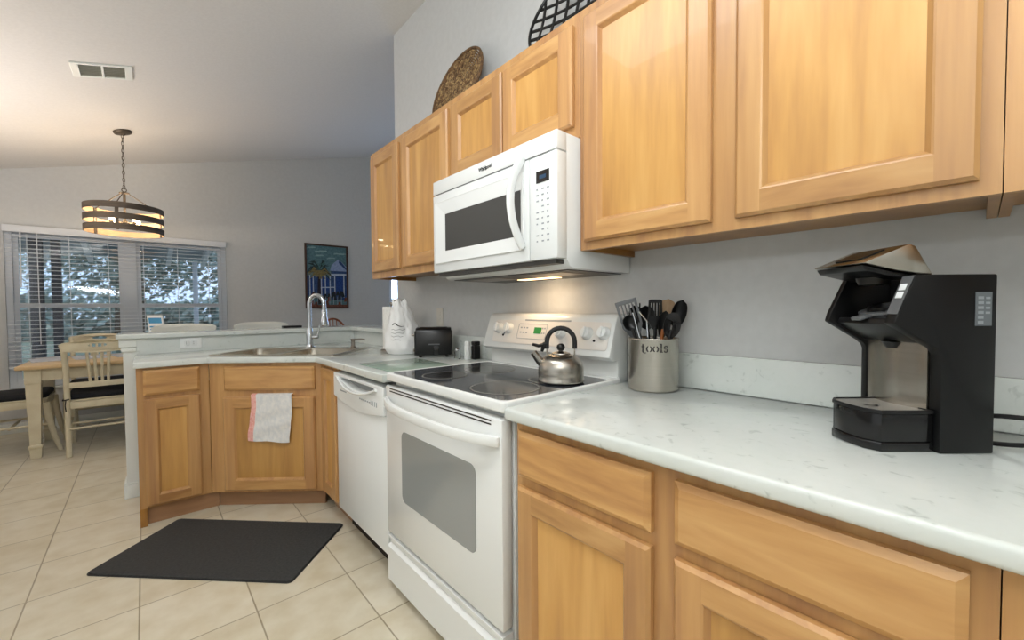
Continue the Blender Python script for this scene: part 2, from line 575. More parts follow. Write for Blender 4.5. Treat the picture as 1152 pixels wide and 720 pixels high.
# dining window: vinyl frame, mullion, two single-hung sashes
win = struct(MB(Matrix(((1, 0, 0, 0), (0, 0, 1, 0), (0, 1, 0, 0), (0, 0, 0, 1)))).slab(
    [rect(WX0, WX1, WZ0, WZ1), rect(WX0 + .045, -1.575, WZ0 + .05, WZ1 - .05), rect(-1.465, WX1 - .045, WZ0 + .05, WZ1 - .05)],
    YB + .03, YB + .10).build('window_1', M['vinyl'], smooth=False))
for x0, x1 in ((WX0 + .046, -1.576), (-1.464, WX1 - .046)):
    zm = 1.245
    for z0, z1, dy in ((WZ0 + .051, zm + .02, .0), (zm - .02, WZ1 - .051, .022)):
        sm = MB(Matrix(((1, 0, 0, 0), (0, 0, 1, 0), (0, 1, 0, 0), (0, 0, 0, 1))))
        sm.slab([rect(x0, x1, z0, z1), rect(x0 + .035, x1 - .035, z0 + .04, z1 - .04)], YB + .04 + dy, YB + .06 + dy)
        so = sm.build('sash', M['vinyl'], win, smooth=False)
        MB().box(x0 + .034, x1 - .034, YB + .048 + dy, YB + .052 + dy, z0 + .039, z1 - .039).build('pane', M['clear'], so)
MB().box(WX0 - .01, WX1 + .01, YB - .03, YB + .04, WZ0 - .02, WZ0, .004).build('window_sill', M['trim'], win)
win2 = struct(MB(Matrix(((1, 0, 0, 0), (0, 0, 1, 0), (0, 1, 0, 0), (0, 0, 0, 1)))).slab(
    [rect(VX0, VX1, VZ0, VZ1), rect(VX0 + .05, VX1 - .05, VZ0 + .05, VZ1 - .05)], YB + .02, YB + .09).build('window_2', M['vinyl'], smooth=False))
MB().box(VX0 + .049, VX1 - .049, YB + .05, YB + .054, VZ0 + .049, VZ1 - .049).build('pane', M['clear'], win2)

# ------------------------------------------------------------------ cabinet helpers
def front_panel(Mf, u0, u1, v0, v1, parent, name, drawer=False, w=0.021, sw=0.056, gap=True):
    """raised-lip door or drawer front lying on the face plane w=0 of frame Mf"""
    b = MB(Mf)
    e = 0.007
    if drawer:
        b.raw([(u0, v0, .001), (u1, v0, .001), (u1, v1, .001), (u0, v1, .001),
               (u0, v0, w - .008), (u1, v0, w - .008), (u1, v1, w - .008), (u0, v1, w - .008),
               (u0 + .012, v0 + .012, w), (u1 - .012, v0 + .012, w), (u1 - .012, v1 - .012, w), (u0 + .012, v1 - .012, w)],
              [(0, 3, 2, 1), (0, 1, 5, 4), (1, 2, 6, 5), (2, 3, 7, 6), (3, 0, 4, 7), (4, 5, 9, 8), (5, 6, 10, 9), (6, 7, 11, 10), (7, 4, 8, 11), (8, 9, 10, 11)])
        return b.build(name, M['wood_h'], parent, smooth=False)
    s, i2, wp = sw, sw + .013, w - .0135
    o, q = e, w - .007
    V = [(u0, v0, .001), (u1, v0, .001), (u1, v1, .001), (u0, v1, .001),
         (u0, v0, q), (u1, v0, q), (u1, v1, q), (u0, v1, q)]
    F = [(0, 1, 5, 4), (1, 2, 6, 5), (2, 3, 7, 6), (3, 0, 4, 7)]
    b.raw(V, F, 0)
    a0_, a1_, b0_, b1_ = u0 + o, u1 - o, v0 + o, v1 - o
    b.raw([(u0, v0, q), (u1, v0, q), (u1, v1, q), (u0, v1, q), (a0_, b0_, w), (a1_, b0_, w), (a1_, b1_, w), (a0_, b1_, w)],
          [(0, 1, 5, 4), (1, 2, 6, 5), (2, 3, 7, 6), (3, 0, 4, 7)], 0)
    # stiles run full height, rails between
    b.raw([(a0_, b0_, w), (u0 + s, b0_, w), (u0 + s, b1_, w), (a0_, b1_, w)], [(0, 1, 2, 3)], 0)
    b.raw([(u1 - s, b0_, w), (a1_, b0_, w), (a1_, b1_, w), (u1 - s, b1_, w)], [(0, 1, 2, 3)], 0)
    b.raw([(u0 + s, b0_, w), (u1 - s, b0_, w), (u1 - s, v0 + s, w), (u0 + s, v0 + s, w)], [(0, 1, 2, 3)], 1)
    b.raw([(u0 + s, v1 - s, w), (u1 - s, v1 - s, w), (u1 - s, b1_, w), (u0 + s, b1_, w)], [(0, 1, 2, 3)], 1)
    A = [(u0 + s, v0 + s, w), (u1 - s, v0 + s, w), (u1 - s, v1 - s, w), (u0 + s, v1 - s, w)]
    m2 = s + .004
    A2 = [(u0 + m2, v0 + m2, w - .0015), (u1 - m2, v0 + m2, w - .0015), (u1 - m2, v1 - m2, w - .0015), (u0 + m2, v1 - m2, w - .0015)]
    B = [(u0 + i2, v0 + i2, wp), (u1 - i2, v0 + i2, wp), (u1 - i2, v1 - i2, wp), (u0 + i2, v1 - i2, wp)]
    b.raw(A + A2 + B, [(0, 1, 5, 4), (1, 2, 6, 5), (2, 3, 7, 6), (3, 0, 4, 7), (4, 5, 9, 8), (5, 6, 10, 9), (6, 7, 11, 10), (7, 4, 8, 11)], 0)
    d = b.build(name, [M['wood_stile'], M['wood_h']], parent, smooth=False)
    pb = MB(Mf)
    pb.box(u0 + i2 - .004, u1 - i2 + .004, v0 + i2 - .004, v1 - i2 + .004, .002, wp)
    pb.build('panel', M['wood_v'], d, smooth=False)
    return d


def wall_run(name, label, y0, y1, z0, z1, depth, fronts, toe=False, end_panels=(True, True), group=None, recess=.022):
    """cabinet standing against the right wall x=0, face at x=-depth looking to -x. fronts: (kind,y0,y1,z0,z1)"""
    t = thing(name, label, 'cabinet', (-depth / 2, (y0 + y1) / 2, 0 if toe else z0), 0, group)
    g = .0008
    y0, y1 = y0 + g, y1 - g
    zb = .10 if toe else z0
    b = MB()
    th = .016
    # carcass: two sides, top, bottom, back
    b.box(-depth + .0195, -.002, y0, y0 + th, zb, z1)
    b.box(-depth + .0195, -.002, y1 - th, y1, zb, z1)
    b.box(-depth + .0195, -.002, y0 + th, y1 - th, zb + recess, zb + recess + th)
    if not toe: b.box(-depth + .0195, -.002, y0 + th, y1 - th, z1 - th, z1)
    b.box(-.012, -.002, y0 + th, y1 - th, zb + recess + th, z1 - th)
    b.build('carcass', M['wood_under'], t, smooth=False)
    # face frame with openings behind the fronts
    holes = [rect(a + .012, c - .012, d + .012, e + (-.012)) for k, a, c, d, e in fronts]
    Mf = Matrix(((0, 0, 1, 0), (1, 0, 0, 0), (0, 1, 0, 0), (0, 0, 0, 1)))
    MB(Mf).slab([rect(y0, y1, zb, z1)] + holes, -depth, -depth + .019).build('face_frame', M['wood_stile'], t, smooth=False)
    if toe:
        MB().box(-depth + .06, -depth + .075, y0, y1, .0005, .0995).build('toe_kick', M['wood_toe'], t, smooth=False)
    Fm = frame_at((-depth, 0, 0), (0, -1, 0), (-1, 0, 0))
    for k, a, c, d, e in fronts:
        front_panel(Fm, -c, -a, d, e, t, 'drawer_front' if k == 'drawer' else 'door', k == 'drawer')
    return t


UD, UZ0, UZ1 = .305, 1.3764, 2.1646
wall_run('wall_cabinet', 'two-door upper maple cabinet at the far end of the row, beyond the microwave', 1.655, 2.595, UZ0, UZ1, UD,
         [('door', 2.192, 2.560, 1.415, 2.128), ('door', 1.677, 2.137, 1.415, 2.128)])
wall_run('wall_cabinet', 'short two-door upper maple cabinet mounted above the white microwave', .893, 1.655, 1.756, UZ1, UD,
         [('door', 1.280, 1.655 - .012, 1.795, 2.128), ('door', .915, 1.272, 1.795, 2.128)])
wall_run('wall_cabinet', 'tall two-door upper maple cabinet over the utensil crock and coffee maker', -.024, .893, UZ0, UZ1, UD,
         [('door', .460, .868, 1.403, 2.128), ('door', .003, .401, 1.403, 2.128)])
wall_run('wall_cabinet', 'upper maple cabinet cut off by the frame, past the coffee maker', -.90, -.024, UZ0, UZ1, UD,
         [('door', -.47, -.075, 1.403, 2.128), ('door', -.88, -.485, 1.403, 2.128)])

BD = .63
BZ = .8735
wall_run('base_cabinet', 'maple base cabinet with two drawers and two doors, near side of the white range', -.024, .858, 0, BZ, BD,
         [('drawer', .438, .840, .705 + .018, .848), ('drawer', .002, .388, .723, .848), ('door', .438, .840, .13, .693), ('door', .002, .388, .13, .693)], toe=True)
wall_run('base_cabinet', 'maple base cabinet cut off by the frame, in the lower corner under the counter', -.90, -.024, 0, BZ, BD,
         [('drawer', -.47, -.075, .723, .848), ('door', -.47, -.075, .13, .693)], toe=True)
wall_run('filler_cabinet', 'very narrow maple base cabinet squeezed between the sink cabinet and white dishwasher', 2.292, 2.585, 0, BZ, BD,
         [('door', 2.310, 2.545, .13, .850)], toe=True)

# corner sink cabinet on the diagonal
DA, DB = Vector((-.63, 2.587, 0)), Vector((-1.132, 3.01, 0))
dd = (DB - DA).normalized()
dn = Vector((-dd.y, dd.x, 0))
DL = (DB - DA).length
t = thing('sink_cabinet', 'diagonal corner maple cabinet under the sink with a towel on its door', 'cabinet', ((DA + DB) / 2 - dn * .3).to_tuple(), 0)
Fd = frame_at(DB, -dd, dn)       # u runs from B (image left) to A
MB(Fd).slab([rect(.001, DL - .001, .10, BZ), rect(.10, DL - .05, .73, .85), rect(.10, DL - .05, .13, .65)], -.019, 0).build('face_frame', M['wood_stile'], t, smooth=False)
MB(Fd).box(.012, DL - .012, .0005, .0995, -.066, -.05).build('toe_kick', M['wood_toe'], t, smooth=False)
b = MB()
b.slab([[(DB - dn * .02 + dd * -.004).to_2d()[:], (DA - dn * .02 + dd * .004).to_2d()[:], (-.56, 2.592), (-.10, 2.592), (-.10, 3.52), (-1.128, 3.52)]], .10, .118)
b.box(-.11, -.10, 2.592, 3.52, .118, .7)
b.box(-1.128, -.11, 3.51, 3.52, .118, .7)
b.build('carcass', M['wood_under'], t, smooth=False)
front_panel(Fd, DL - .565, DL - .037, .712, .853, t, 'drawer_front', True)
sink_door = front_panel(Fd, DL - .572, DL - .038, .115, .672, t, 'door', False, sw=.060)

# peninsula cabinet, face y = 3.01 looking to -y
PX0, PX1, PY = -1.452, -1.134, 3.01
t = thing('base_cabinet', 'narrow maple base cabinet with one drawer and one door at the bar end', 'cabinet', ((PX0 + PX1) / 2, 3.27, 0))
b = MB()
b.box(PX0, PX0 + .016, PY + .0195, 3.525, .0005, BZ)
b.box(PX0, PX0 + .03, PY, PY + .0195, .0005, .10)
b.box(PX1 - .016, PX1, PY + .0195, 3.525, .10, BZ)
b.box(PX0 + .016, PX1 - .016, PY + .0195, 3.525, .10, .118)
b.box(PX0 + .016, PX1 - .016, 3.515, 3.525, .118, BZ)
b.build('carcass', M['wood_under'], t, smooth=False)
MB(Matrix(((1, 0, 0, 0), (0, 0, 1, 0), (0, 1, 0, 0), (0, 0, 0, 1)))).slab(
    [rect(PX0, PX1, .10, BZ), rect(-1.40, -1.20, .74, .85), rect(-1.40, -1.20, .14, .68)], PY, PY + .019).build('face_frame', M['wood_stile'], t, smooth=False)
MB().box(PX0 + .03, PX1 + .040, PY + .03, PY + .045, .0005, .0995).build('toe_kick', M['wood_toe'], t, smooth=False)
Fp = frame_at((0, PY, 0), (1, 0, 0), (0, -1, 0))
front_panel(Fp, -1.424, -1.178, .722, .860, t, 'drawer_front', True)
front_panel(Fp, -1.424, -1.178, .113, .700, t, 'door', False, sw=.052)

# ------------------------------------------------------------------ countertops
CT, CB = .909, .8745
SC = Vector((-.674, 2.984, 0))
SU, SV = Vector((.7071, -.7071, 0)), Vector((.7071, .7071, 0))
def sp(u, v): return (SC.x + SU.x * u + SV.x * v, SC.y + SU.y * u + SV.y * v)
b = MB().box(-.668, -.0225, -1.3, .874, CB, CT, .009, seg=3)
tag(b.build('countertop', M['quartz'], loc=(-.33, 0, CB)), 'long white quartz countertop slab beside the range, under the coffee maker', 'countertop')
b = MB()
b.slab([[(-1.462, 2.975), (-1.146, 2.975), (-.668, 2.571), (-.668, 1.6525), (-.0225, 1.6525), (-.0225, WALL_END), (-.0825, WALL_END), (-.0825, 3.526), (-1.462, 3.526)],
        [sp(-.385, -.24), sp(.385, -.24), sp(.385, .24), sp(-.385, .24)]], CB, CT, .006)
tag(b.build('countertop', M['quartz'], loc=(-.7, 2.9, CB)), 'angled white quartz countertop around the corner sink', 'countertop')
b = MB().box(-.0215, -.0005, -1.3, .874, CT, 1.027, .002)
tag(b.build('backsplash', M['quartz'], loc=(-.01, 0, CT)), 'low quartz backsplash strip behind the coffee maker', 'backsplash')
b = MB().box(-.0215, -.0005, 1.6525, WALL_END - .001, CT, 1.027, .002)
tag(b.build('backsplash', M['quartz'], loc=(-.01, 2.2, CT)), 'low quartz backsplash strip behind the toaster', 'backsplash')
b = MB()
b.slab([[(-1.452, 3.5275), (-.0815, 3.5275), (-.0815, WALL_END + .0015), (-.0615, WALL_END + .0015), (-.0615, 3.5435), (-1.452, 3.5435)]], CB, BARZ - .0015)
tag(b.build('backsplash', M['quartz'], loc=(-.7, 3.53, CB)), 'quartz facing on the bar wall behind the sink', 'backsplash')
b = MB()
b.slab([[(-1.545, 3.50), (-.115, 3.50), (-.115, WALL_END + .002), (.20, WALL_END + .002), (.20, 3.83), (-1.545, 3.83)]], BARZ, LEDGE, .006)
tag(b.build('countertop', M['quartz'], loc=(-.7, 3.66, BARZ)), 'raised white quartz bar ledge wrapping around the sink corner', 'countertop')

# ------------------------------------------------------------------ range
RY0, RY1 = .882, 1.646
t = thing('range', 'white freestanding electric range with a black glass cooktop', 'range', (-.34, (RY0 + RY1) / 2, 0))
b = MB()
b.box(-.615, -.03, RY0 + .004, RY1 - .004, .045, .884, .004)
for yy in (RY0 + .05, RY1 - .05):
    for xx in (-.56, -.08): b.lathe([(0, .0005), (.02, .0005), (.02, .046), (0, .046)], (xx, yy), 12)
b.build('body', M['range_white'], t)
b = MB(Matrix(((1, 0, 0, 0), (0, 1, 0, 0), (0, 0, 1, 0), (0, 0, 0, 1))))
b.slab([rrect(-.662, -.08, RY0 - .004, RY1 - .003, .020), rrect(-.644, -.135, RY0 + .013, RY1 - .020, .03)], .888, .921, .006)
b.box(-.645, -.12, RY0 + .01, RY1 - .015, .888, .905)
b.build('cooktop_rim', M['range_white'], t)
ct = MB().slab([rrect(-.6435, -.1355, RY0 + .0135, RY1 - .0205, .03)], .905, .9195).build('cooktop_glass', M['black_glass'], t)
for (bx, by, br) in ((-.520, 1.408, .086), (-.510, 1.050, .115), (-.290, 1.410, .108), (-.285, 1.045, .086)):
    b = MB().lathe([(0, .0), (br, .0), (br, .0006), (0, .0006)], (bx, by), 48, z0=.9197)
    b2 = b.build('burner', M['black_print'], t)
    MB().lathe([(br - .003, 0), (br + .003, 0), (br + .003, .0009), (br - .003, .0009), (br - .003, 0)], (bx, by), 48, z0=.9197).build('burner_ring', M['burner_ring'], b2)
# backguard
PF0, PF1 = Vector((-.150, 0, 1.000)), Vector((-.100, 0, 1.150))
b = MB().prism([(-.03, .886), (-.095, .886), (-.095, .985), (-.125, .985), (-.150, 1.000), (-.100, 1.148), (-.085, 1.160), (-.03, 1.160)], 'y', RY0 + .006, RY1 - .006, .006)
b.build('backguard', M['range_white'], t)
pn = Vector((-(PF1.z - PF0.z), 0, (PF1.x - PF0.x))).normalized()       # outward normal of the sloped face
pu = (PF1 - PF0).normalized()
def panel_frame(y, z):
    k = (z - PF0.z) / (PF1.z - PF0.z)
    o = PF0 + (PF1 - PF0) * k + pn * .0012
    return Matrix(((0, pu.x, pn.x, o.x), (-1, 0, 0, y), (0, pu.z, pn.z, o.z), (0, 0, 0, 1)))
b = MB(panel_frame(1.24, 1.076))
b.slab([rrect(-.335, .335, -.055, .055, .012)], .0, .0015)
cp = b.build('control_panel', mat('warm_white_panel', srgb(226, 222, 216), .35), t)
b = MB(panel_frame(1.30, 1.083))
b.slab([rrect(-.105, .075, -.038, .032, .006), rrect(-.103, .073, -.036, .030, .005)], .0016, .0026)
b.box(-.07, .20, .046, .052, .0016, .003)
for k in range(3):
    for j in (0, 1):
        b.box(-.09 + k * .019, -.079 + k * .019, -.012 + j * .022, -.006 + j * .022, .0016, .0024)
        b.box(.035 + k * .012, .042 + k * .012, -.012 + j * .022, -.006 + j * .022, .0016, .0024)
b.box(-.20, -.19, .005, .018, .0016, .0024)
b.box(-.20, -.19, -.025, -.012, .0016, .0024)
b.build('panel_print', M['white_grey'], cp)
b = MB(panel_frame(1.278, 1.085))
b.box(-.022, .022, -.014, .014, .0018, .0034)
b.build('clock_display', M['green_led'], cp)
for ky, kz in ((1.540, 1.089), (1.466, 1.090), (1.143, 1.081), (1.006, 1.084), (.928, 1.087)):
    kb = MB(panel_frame(ky, kz))
    kb.lathe([(0, .0016), (.026, .0016), (.026, .004), (.023, .008), (.021, .022), (.018, .025), (0, .025)], (0, 0), 28)
    kb.box(-.005, .005, -.021, .021, .024, .031, .002)
    kb.build('knob', M['white_m'], t)
for y_ in (.968, 1.50): MB(panel_frame(y_, 1.058)).ball((0, 0, .002), .0055, sub=2).build('indicator_light', M['black'], cp)
# oven door
b = MB()
b.box(-.662, -.622, RY0 + .006, RY1 - .006, .252, .868, .006)
dr = b.build('oven_door', M['range_white'], t)
Fx = frame_at((-.662, 0, 0), (0, -1, 0), (-1, 0, 0))
MB(Fx).slab([rrect(-1.500, -1.012, .425, .705, .028)], .0002, .0016).build('door_window', M['oven_glass'], dr)
b = MB(Fx)
b.box(-1.60, -.935, .846, .850, .0002, .0012)
b.box(-1.60, -.935, .857, .861, .0002, .0012)
b.build('vent_slot', M['dark_gap'], dr)
hb = MB()
n = 24
prof = []
for k in range(n + 1):
    y = RY0 + .012 + (RY1 - RY0 - .024) * k / n
    s_ = (k / n - .5) * 2
    dep = .058 * (1 - abs(s_) ** 3.2) + .012
    prof.append((y, dep))
pts_o = [(-.662 - d_, y) for y, d_ in prof]
pts_i = [(-.662 - max(d_ - .024, .0), y) for y, d_ in prof]
hb.prism(pts_o + pts_i[::-1], 'z', .790, .822, .006)
hb.build('handle', M['range_white'], dr)
# storage drawer
b = MB()
b.prism([(-.622, .038), (-.655, .038), (-.664, .050), (-.664, .190), (-.650, .200), (-.650, .222), (-.662, .230), (-.662, .238), (-.622, .238)], 'y', RY0 + .008, RY1 - .008)
b.build('drawer_front', M['range_white'], t, ang=25)

# ------------------------------------------------------------------ dishwasher
DY0, DY1 = 1.670, 2.288
t = thing('dishwasher', 'white built-in dishwasher between the range and the corner', 'dishwasher', (-.33, 1.98, 0))
MB().box(-.60, -.05, DY0 + .006, DY1 - .006, .115, .866).build('tub', M['grey_gap'], t)
b = MB().box(-.645, -.602, DY0 + .002, DY1 - .002, .118, .722, .006)
b.build('door', M['white_m'], t)
# control panel with curved lower edge and a crescent pull
def dcurve(n=16):
    out = []
    for k in range(n + 1):
        y = DY0 + .002 + (DY1 - DY0 - .004) * k / n
        out.append((y, .728 - .030 * math.sin(PI * k / n)))
    return out
Mx = Matrix(((0, 0, 1, 0), (1, 0, 0, 0), (0, 1, 0, 0), (0, 0, 0, 1)))
cres = [(DY0 + .07 + (DY1 - DY0 - .14) * k / 16, .835) for k in range(17)]
cres_l = [(DY0 + .07 + (DY1 - DY0 - .14) * k / 16, .834 - .040 * math.sin(PI * k / 16) ** .8) for k in range(17)]
b = MB(Mx).slab([dcurve() + [(DY1 - .002, .852), (DY0 + .002, .852)], cres_l[1:-1] + cres[1:-1][::-1]], -.660, -.602, .004)
cp = b.build('control_panel', M['white_m'], t)
MB().box(-.620, -.606, DY0 + .06, DY1 - .06, .79, .84).build('pull_recess', mat('recess_grey', srgb(150, 152, 150), .5), cp)
hpts = [(-.664 - .014 * math.sin(PI * k / 16), DY0 + .065 + (DY1 - DY0 - .13) * k / 16, .832 - .044 * math.sin(PI * k / 16) ** .8) for k in range(17)]
MB().tube(hpts, .007, 10).build('handle', M['white'], cp)
b = MB(frame_at((-.660, 0, 0), (0, -1, 0), (-1, 0, 0)))
for k in range(6): b.box(-1.93 + k * .022, -1.918 + k * .022, .762, .768, .0, .0012)
for k in range(4): b.box(-1.80 + k * .02, -1.796 + k * .02, .755, .776, .0, .0012)
b.box(-2.19, -2.10, .765, .771, .0, .0012)
b.build('panel_print', M['white_grey'], cp)
MB().box(-.575, -.560, DY0 + .004, DY1 - .004, .0005, .112).build('toe_kick', M['dark_gap'], t)

# ------------------------------------------------------------------ microwave
MY0, MY1 = .8925, 1.6445
t = thing('microwave', 'white over-the-range microwave hung below the short cabinet', 'microwave', (-.2, 1.27, 1.315))
b = MB().prism([(-.003, 1.316), (-.335, 1.316), (-.355, 1.322), (-.372, 1.345), (-.372, 1.7525), (-.003, 1.7525)], 'y', MY0 + .003, MY1 - .003, .003)
b.build('body', M['white'], t)
b = MB()
b.box(-.33, -.02, MY0 + .03, MY1 - .03, 1.3125, 1.3158)
b.box(-.405, -.368, MY0 + .02, MY1 - .02, 1.330, 1.3445)
un = b.build('underside', M['under'], t)
for k in range(2):
    yy = MY0 + .09 + k * .36
    MB().box(-.30, -.17, yy, yy + .22, 1.3105, 1.3124).build('grease_filter', M['nickel'], un)
MB().box(-.15, -.10, 1.16, 1.38, 1.3095, 1.3124).build('lamp_lens', M['lamp'], un)
# front: top grille strip, door, control side
b = MB().box(-.421, -.3725, MY0, MY1, 1.692, 1.7525, .005)
b.build('top_grille', M['white'], t)
b = MB(frame_at((-.421, 0, 0), (0, -1, 0), (-1, 0, 0)))
b.M = b.M @ Matrix.Translation((-1.262, 1.722, .0008))
b.text('Whirlpool', .019, .0006, bold=.0003)
b.raw([(-.035, -.003, .0004), (-.013, -.009, .0004), (.019, -.008, .0004), (.037, .001, .0004), (.019, -.0065, .0004), (-.013, -.0073, .0004)], [(0, 1, 2, 3, 4, 5)])
b.build('logo', M['ink'], t)
b = MB().box(-.421, -.3725, 1.021, MY1, 1.345, 1.689, .004)
dr = b.build('door', M['white'], t)
Fx = frame_at((-.421, 0, 0), (0, -1, 0), (-1, 0, 0))
def ringpanel(b, o, i, wo, wi):
    (a0, a1, c0, c1), (e0, e1, g0, g1) = o, i
    b.raw([(a0, c0, wo), (a1, c0, wo), (a1, c1, wo), (a0, c1, wo), (e0, g0, wi), (e1, g0, wi), (e1, g1, wi), (e0, g1, wi)],
          [(0, 1, 5, 4), (1, 2, 6, 5), (2, 3, 7, 6), (3, 0, 4, 7)])
b = MB(Fx)
b.slab([rect(-1.620, -1.045, 1.385, 1.655), rect(-1.615, -1.05, 1.39, 1.65)], .0, .006, .001)
ringpanel(b, (-1.615, -1.05, 1.39, 1.65), (-1.545, -1.062, 1.436, 1.595), .005, .0008)
b.build('window_surround', M['white'], dr, smooth=False)
MB(Fx).box(-1.5445, -1.0625, 1.4365, 1.5945, .0002, .001).build('door_window', M['mw_glass'], dr)
hb = MB()
hb.tube([(-.428 - .056 * (1 - (k / 12 - 1) ** 2), 1.046, 1.394 + .304 * k / 24) for k in range(25)], .0165, 14, flat=.0095)
hb.build('handle', M['white'], dr)
b = MB().box(-.421, -.3725, MY0, 1.0185, 1.345, 1.689, .005)
cp = b.build('control_panel', M['white'], t)
MB(Fx).box(-.985, -.926, 1.598, 1.636, .0002, .0014).build('display', [M['black_gloss']], cp)
b = MB(Fx)
b.box(-.970, -.940, 1.610, 1.622, .0015, .0019)
b.build('display_digits', M['blue_led'], cp)
b = MB(Fx)
for r_ in range(10):
    for c_ in range(3):
        if r_ in (3, 7) and c_ == 0: continue
        w_ = .010 if (r_ + c_) % 3 else .006
        b.box(-.985 + c_ * .024, -.985 + c_ * .024 + w_, 1.575 - r_ * .019, 1.5795 - r_ * .019, .0002, .0009)
b.build('panel_print', M['white_grey'], cp)
b = MB(Fx)
b.box(-1.635, -.925, 1.6895, 1.6915, .0, .0006)
b.build('seam_line', M['grey_gap'], t)

# ------------------------------------------------------------------ sink, faucet, soap pump
SR = math.radians(-45)
t = thing('kitchen_sink', 'stainless double-bowl sink set in the corner countertop', 'sink', (SC.x, SC.y, CT), SR)
b = MB()
bowls = [(-.370, -.015, -.215, .150), (.015, .370, -.215, .150)]
b.slab([rrect(-.400, .400, -.255, .255, .03)] + [rrect(a, c, d, e, .05) for a, c, d, e in bowls], .0006, .005, .001)
b.build('rim', M['steel_s'], t, local=True)
for a, c, d, e in bowls:
    b = MB()
    o1, o2 = rrect(a, c, d, e, .05), rrect(a + .012, c - .012, d + .012, e - .012, .05)
    n = len(o1)
    vs = [(x, y, .003) for x, y in o1] + [(x, y, -.165) for x, y in o2] + [(x * .93 + (a + c) / 2 * .07, y * .93 + (d + e) / 2 * .07, -.178) for x, y in o2]
    fs = [(i, (i + 1) % n, n + (i + 1) % n, n + i) for i in range(n)] + [(n + i, n + (i + 1) % n, 2 * n + (i + 1) % n, 2 * n + i) for i in range(n)] + [tuple(range(2 * n, 3 * n))]
    b.raw(vs, fs)
    bo = b.build('bowl', M['steel_s'], t, local=True, ang=60)
    MB().lathe([(0, .001), (.03, .001), (.034, .004), (.045, .003), (.045, 0)], ((a + c) / 2, (d + e) / 2), 24, z0=-.178).build('drain', M['chrome'], bo, local=True)

FP = Vector(sp(-.01, .20) + (CT + .0055,))
t = thing('faucet', 'tall chrome gooseneck pull-down faucet behind the corner sink', 'faucet', FP, SR)
b = MB()
b.lathe([(0, 0), (.032, 0), (.032, .006), (.026, .014), (.024, .030), (.0235, .10), (.021, .112), (.0175, .14), (0, .14)], (0, 0), 24)
b.build('base', M['chrome'], t, local=True)
ctrl = Vector((0.42, -0.91, 0)).normalized()       # spout swings over the right bowl, towards the viewer
ctrl = Matrix.Rotation(-SR, 4, 'Z') @ Vector((.62, -.72, 0)).normalized()
pts = [Vector((0, 0, .13)), Vector((0, 0, .22)), Vector((0, 0, .27))]
R_ = .056
for k in range(1, 17):
    a = PI * k / 16
    pts.append(Vector((0, 0, .30)) + ctrl * (R_ - R_ * math.cos(a)) + Vector((0, 0, R_ * math.sin(a) * 1.25)))
pts.append(Vector((0, 0, .265)) + ctrl * 2 * R_)
MB().tube(pts, .0145, 14).build('gooseneck', M['chrome'], t, local=True, ang=60)
p0 = ctrl * 2 * R_
b = MB(Matrix.Translation(p0))
b.lathe([(0, .268), (.0165, .268), (.0175, .255), (.018, .225), (.023, .19), (.026, .165), (.024, .156), (0, .156)], (0, 0), 20)
b.build('spray_head', M['chrome'], t, local=True)
lv = Matrix.Rotation(-SR, 4, 'Z') @ Vector((.75, -.66, 0)).normalized()
b = MB()
b.tube([Vector((0, 0, .075)), lv * .045 + Vector((0, 0, .077)), lv * .06 + Vector((0, 0, .078))], [.015, .014, .012], 14)
b.tube([lv * .052 + Vector((0, 0, .08)), lv * .066 + Vector((0, 0, .13)), lv * .07 + Vector((0, 0, .16))], [.006, .005, .006], 10)
b.build('lever', M['chrome'], t, local=True)
q = sp(.30, .205)
t = thing('soap_dispenser', 'small brushed nickel soap pump at the corner of the sink', 'soap dispenser', (q[0], q[1], CT + .0055))
b = MB().lathe([(0, 0), (.021, 0), (.021, .005), (.013, .012), (.011, .045), (.015, .050), (.015, .062), (0, .064)], (0, 0), 20)
b.build('base', M['nickel'], t, local=True)
b = MB().tube([(0, 0, .057), (.05, -.03, .060), (.068, -.045, .054)], [.006, .005, .005], 10)
b.build('spout', M['nickel'], t, local=True)

# dish towel hung over the sink cabinet door
tw = thing('dish_towel', 'white cotton dish towel with a pink striped edge over the sink cabinet door', 'towel', (DA + DB) / 2 + dn * .03 + Vector((0, 0, .69)))
def towel_pt(u, v, back=False):
    # u across 0..1, v down 0..1
    x = DL - (.398 - .232 * u) + .006 * math.sin(v * 5) - .010 * v * (1 - u) + .010 * (1 - u) * 0 + (-.012 * v if u > .5 else -.008 * v)
    z = .688 - .272 * v - .012 * u * v - .004 * math.sin(u * 9) * v
    w = .0305 + .004 * math.sin(u * 8 + v * 3) * min(1, v * 3) + .0025 * math.sin(v * 17 + u * 5) * min(1, v * 3)
    return x, z, w
def towel_part(u0, u1, nu):
    b = MB(Fd)
    nv = 26
    vs = []
    for i in range(nu + 1):
        for j in range(nv + 1):
            x, z, w = towel_pt(u0 + (u1 - u0) * i / nu, j / nv)
            vs.append((x, z, w + .001))
    fs = [(i * (nv + 1) + j, (i + 1) * (nv + 1) + j, (i + 1) * (nv + 1) + j + 1, i * (nv + 1) + j + 1) for i in range(nu) for j in range(nv)]
    # fold over the top of the door
    k0 = len(vs)
    prof = [(.0290, .6885), (.018, .692), (.006, .692)]
    for i in range(nu + 1):
        x, z, w = towel_pt(u0 + (u1 - u0) * i / nu, 0)
        for w_, z_ in prof: vs.append((x, z_, w_ + .001))
    for i in range(nu):
        a, c = i * (nv + 1), (i + 1) * (nv + 1)
        k, l = k0 + i * 3, k0 + (i + 1) * 3
        fs += [(a, k, l, c), (k, k + 1, l + 1, l), (k + 1, k + 2, l + 2, l + 1)]
    b.raw(vs, fs)
    bmesh.ops.recalc_face_normals(b.bm, faces=b.bm.faces[:])
    r = bmesh.ops.solidify(b.bm, geom=b.bm.faces[:], thickness=.0035)
    return b
towel_part(.12, 1.0, 24).build('cloth', M['towel'], tw, ang=70)
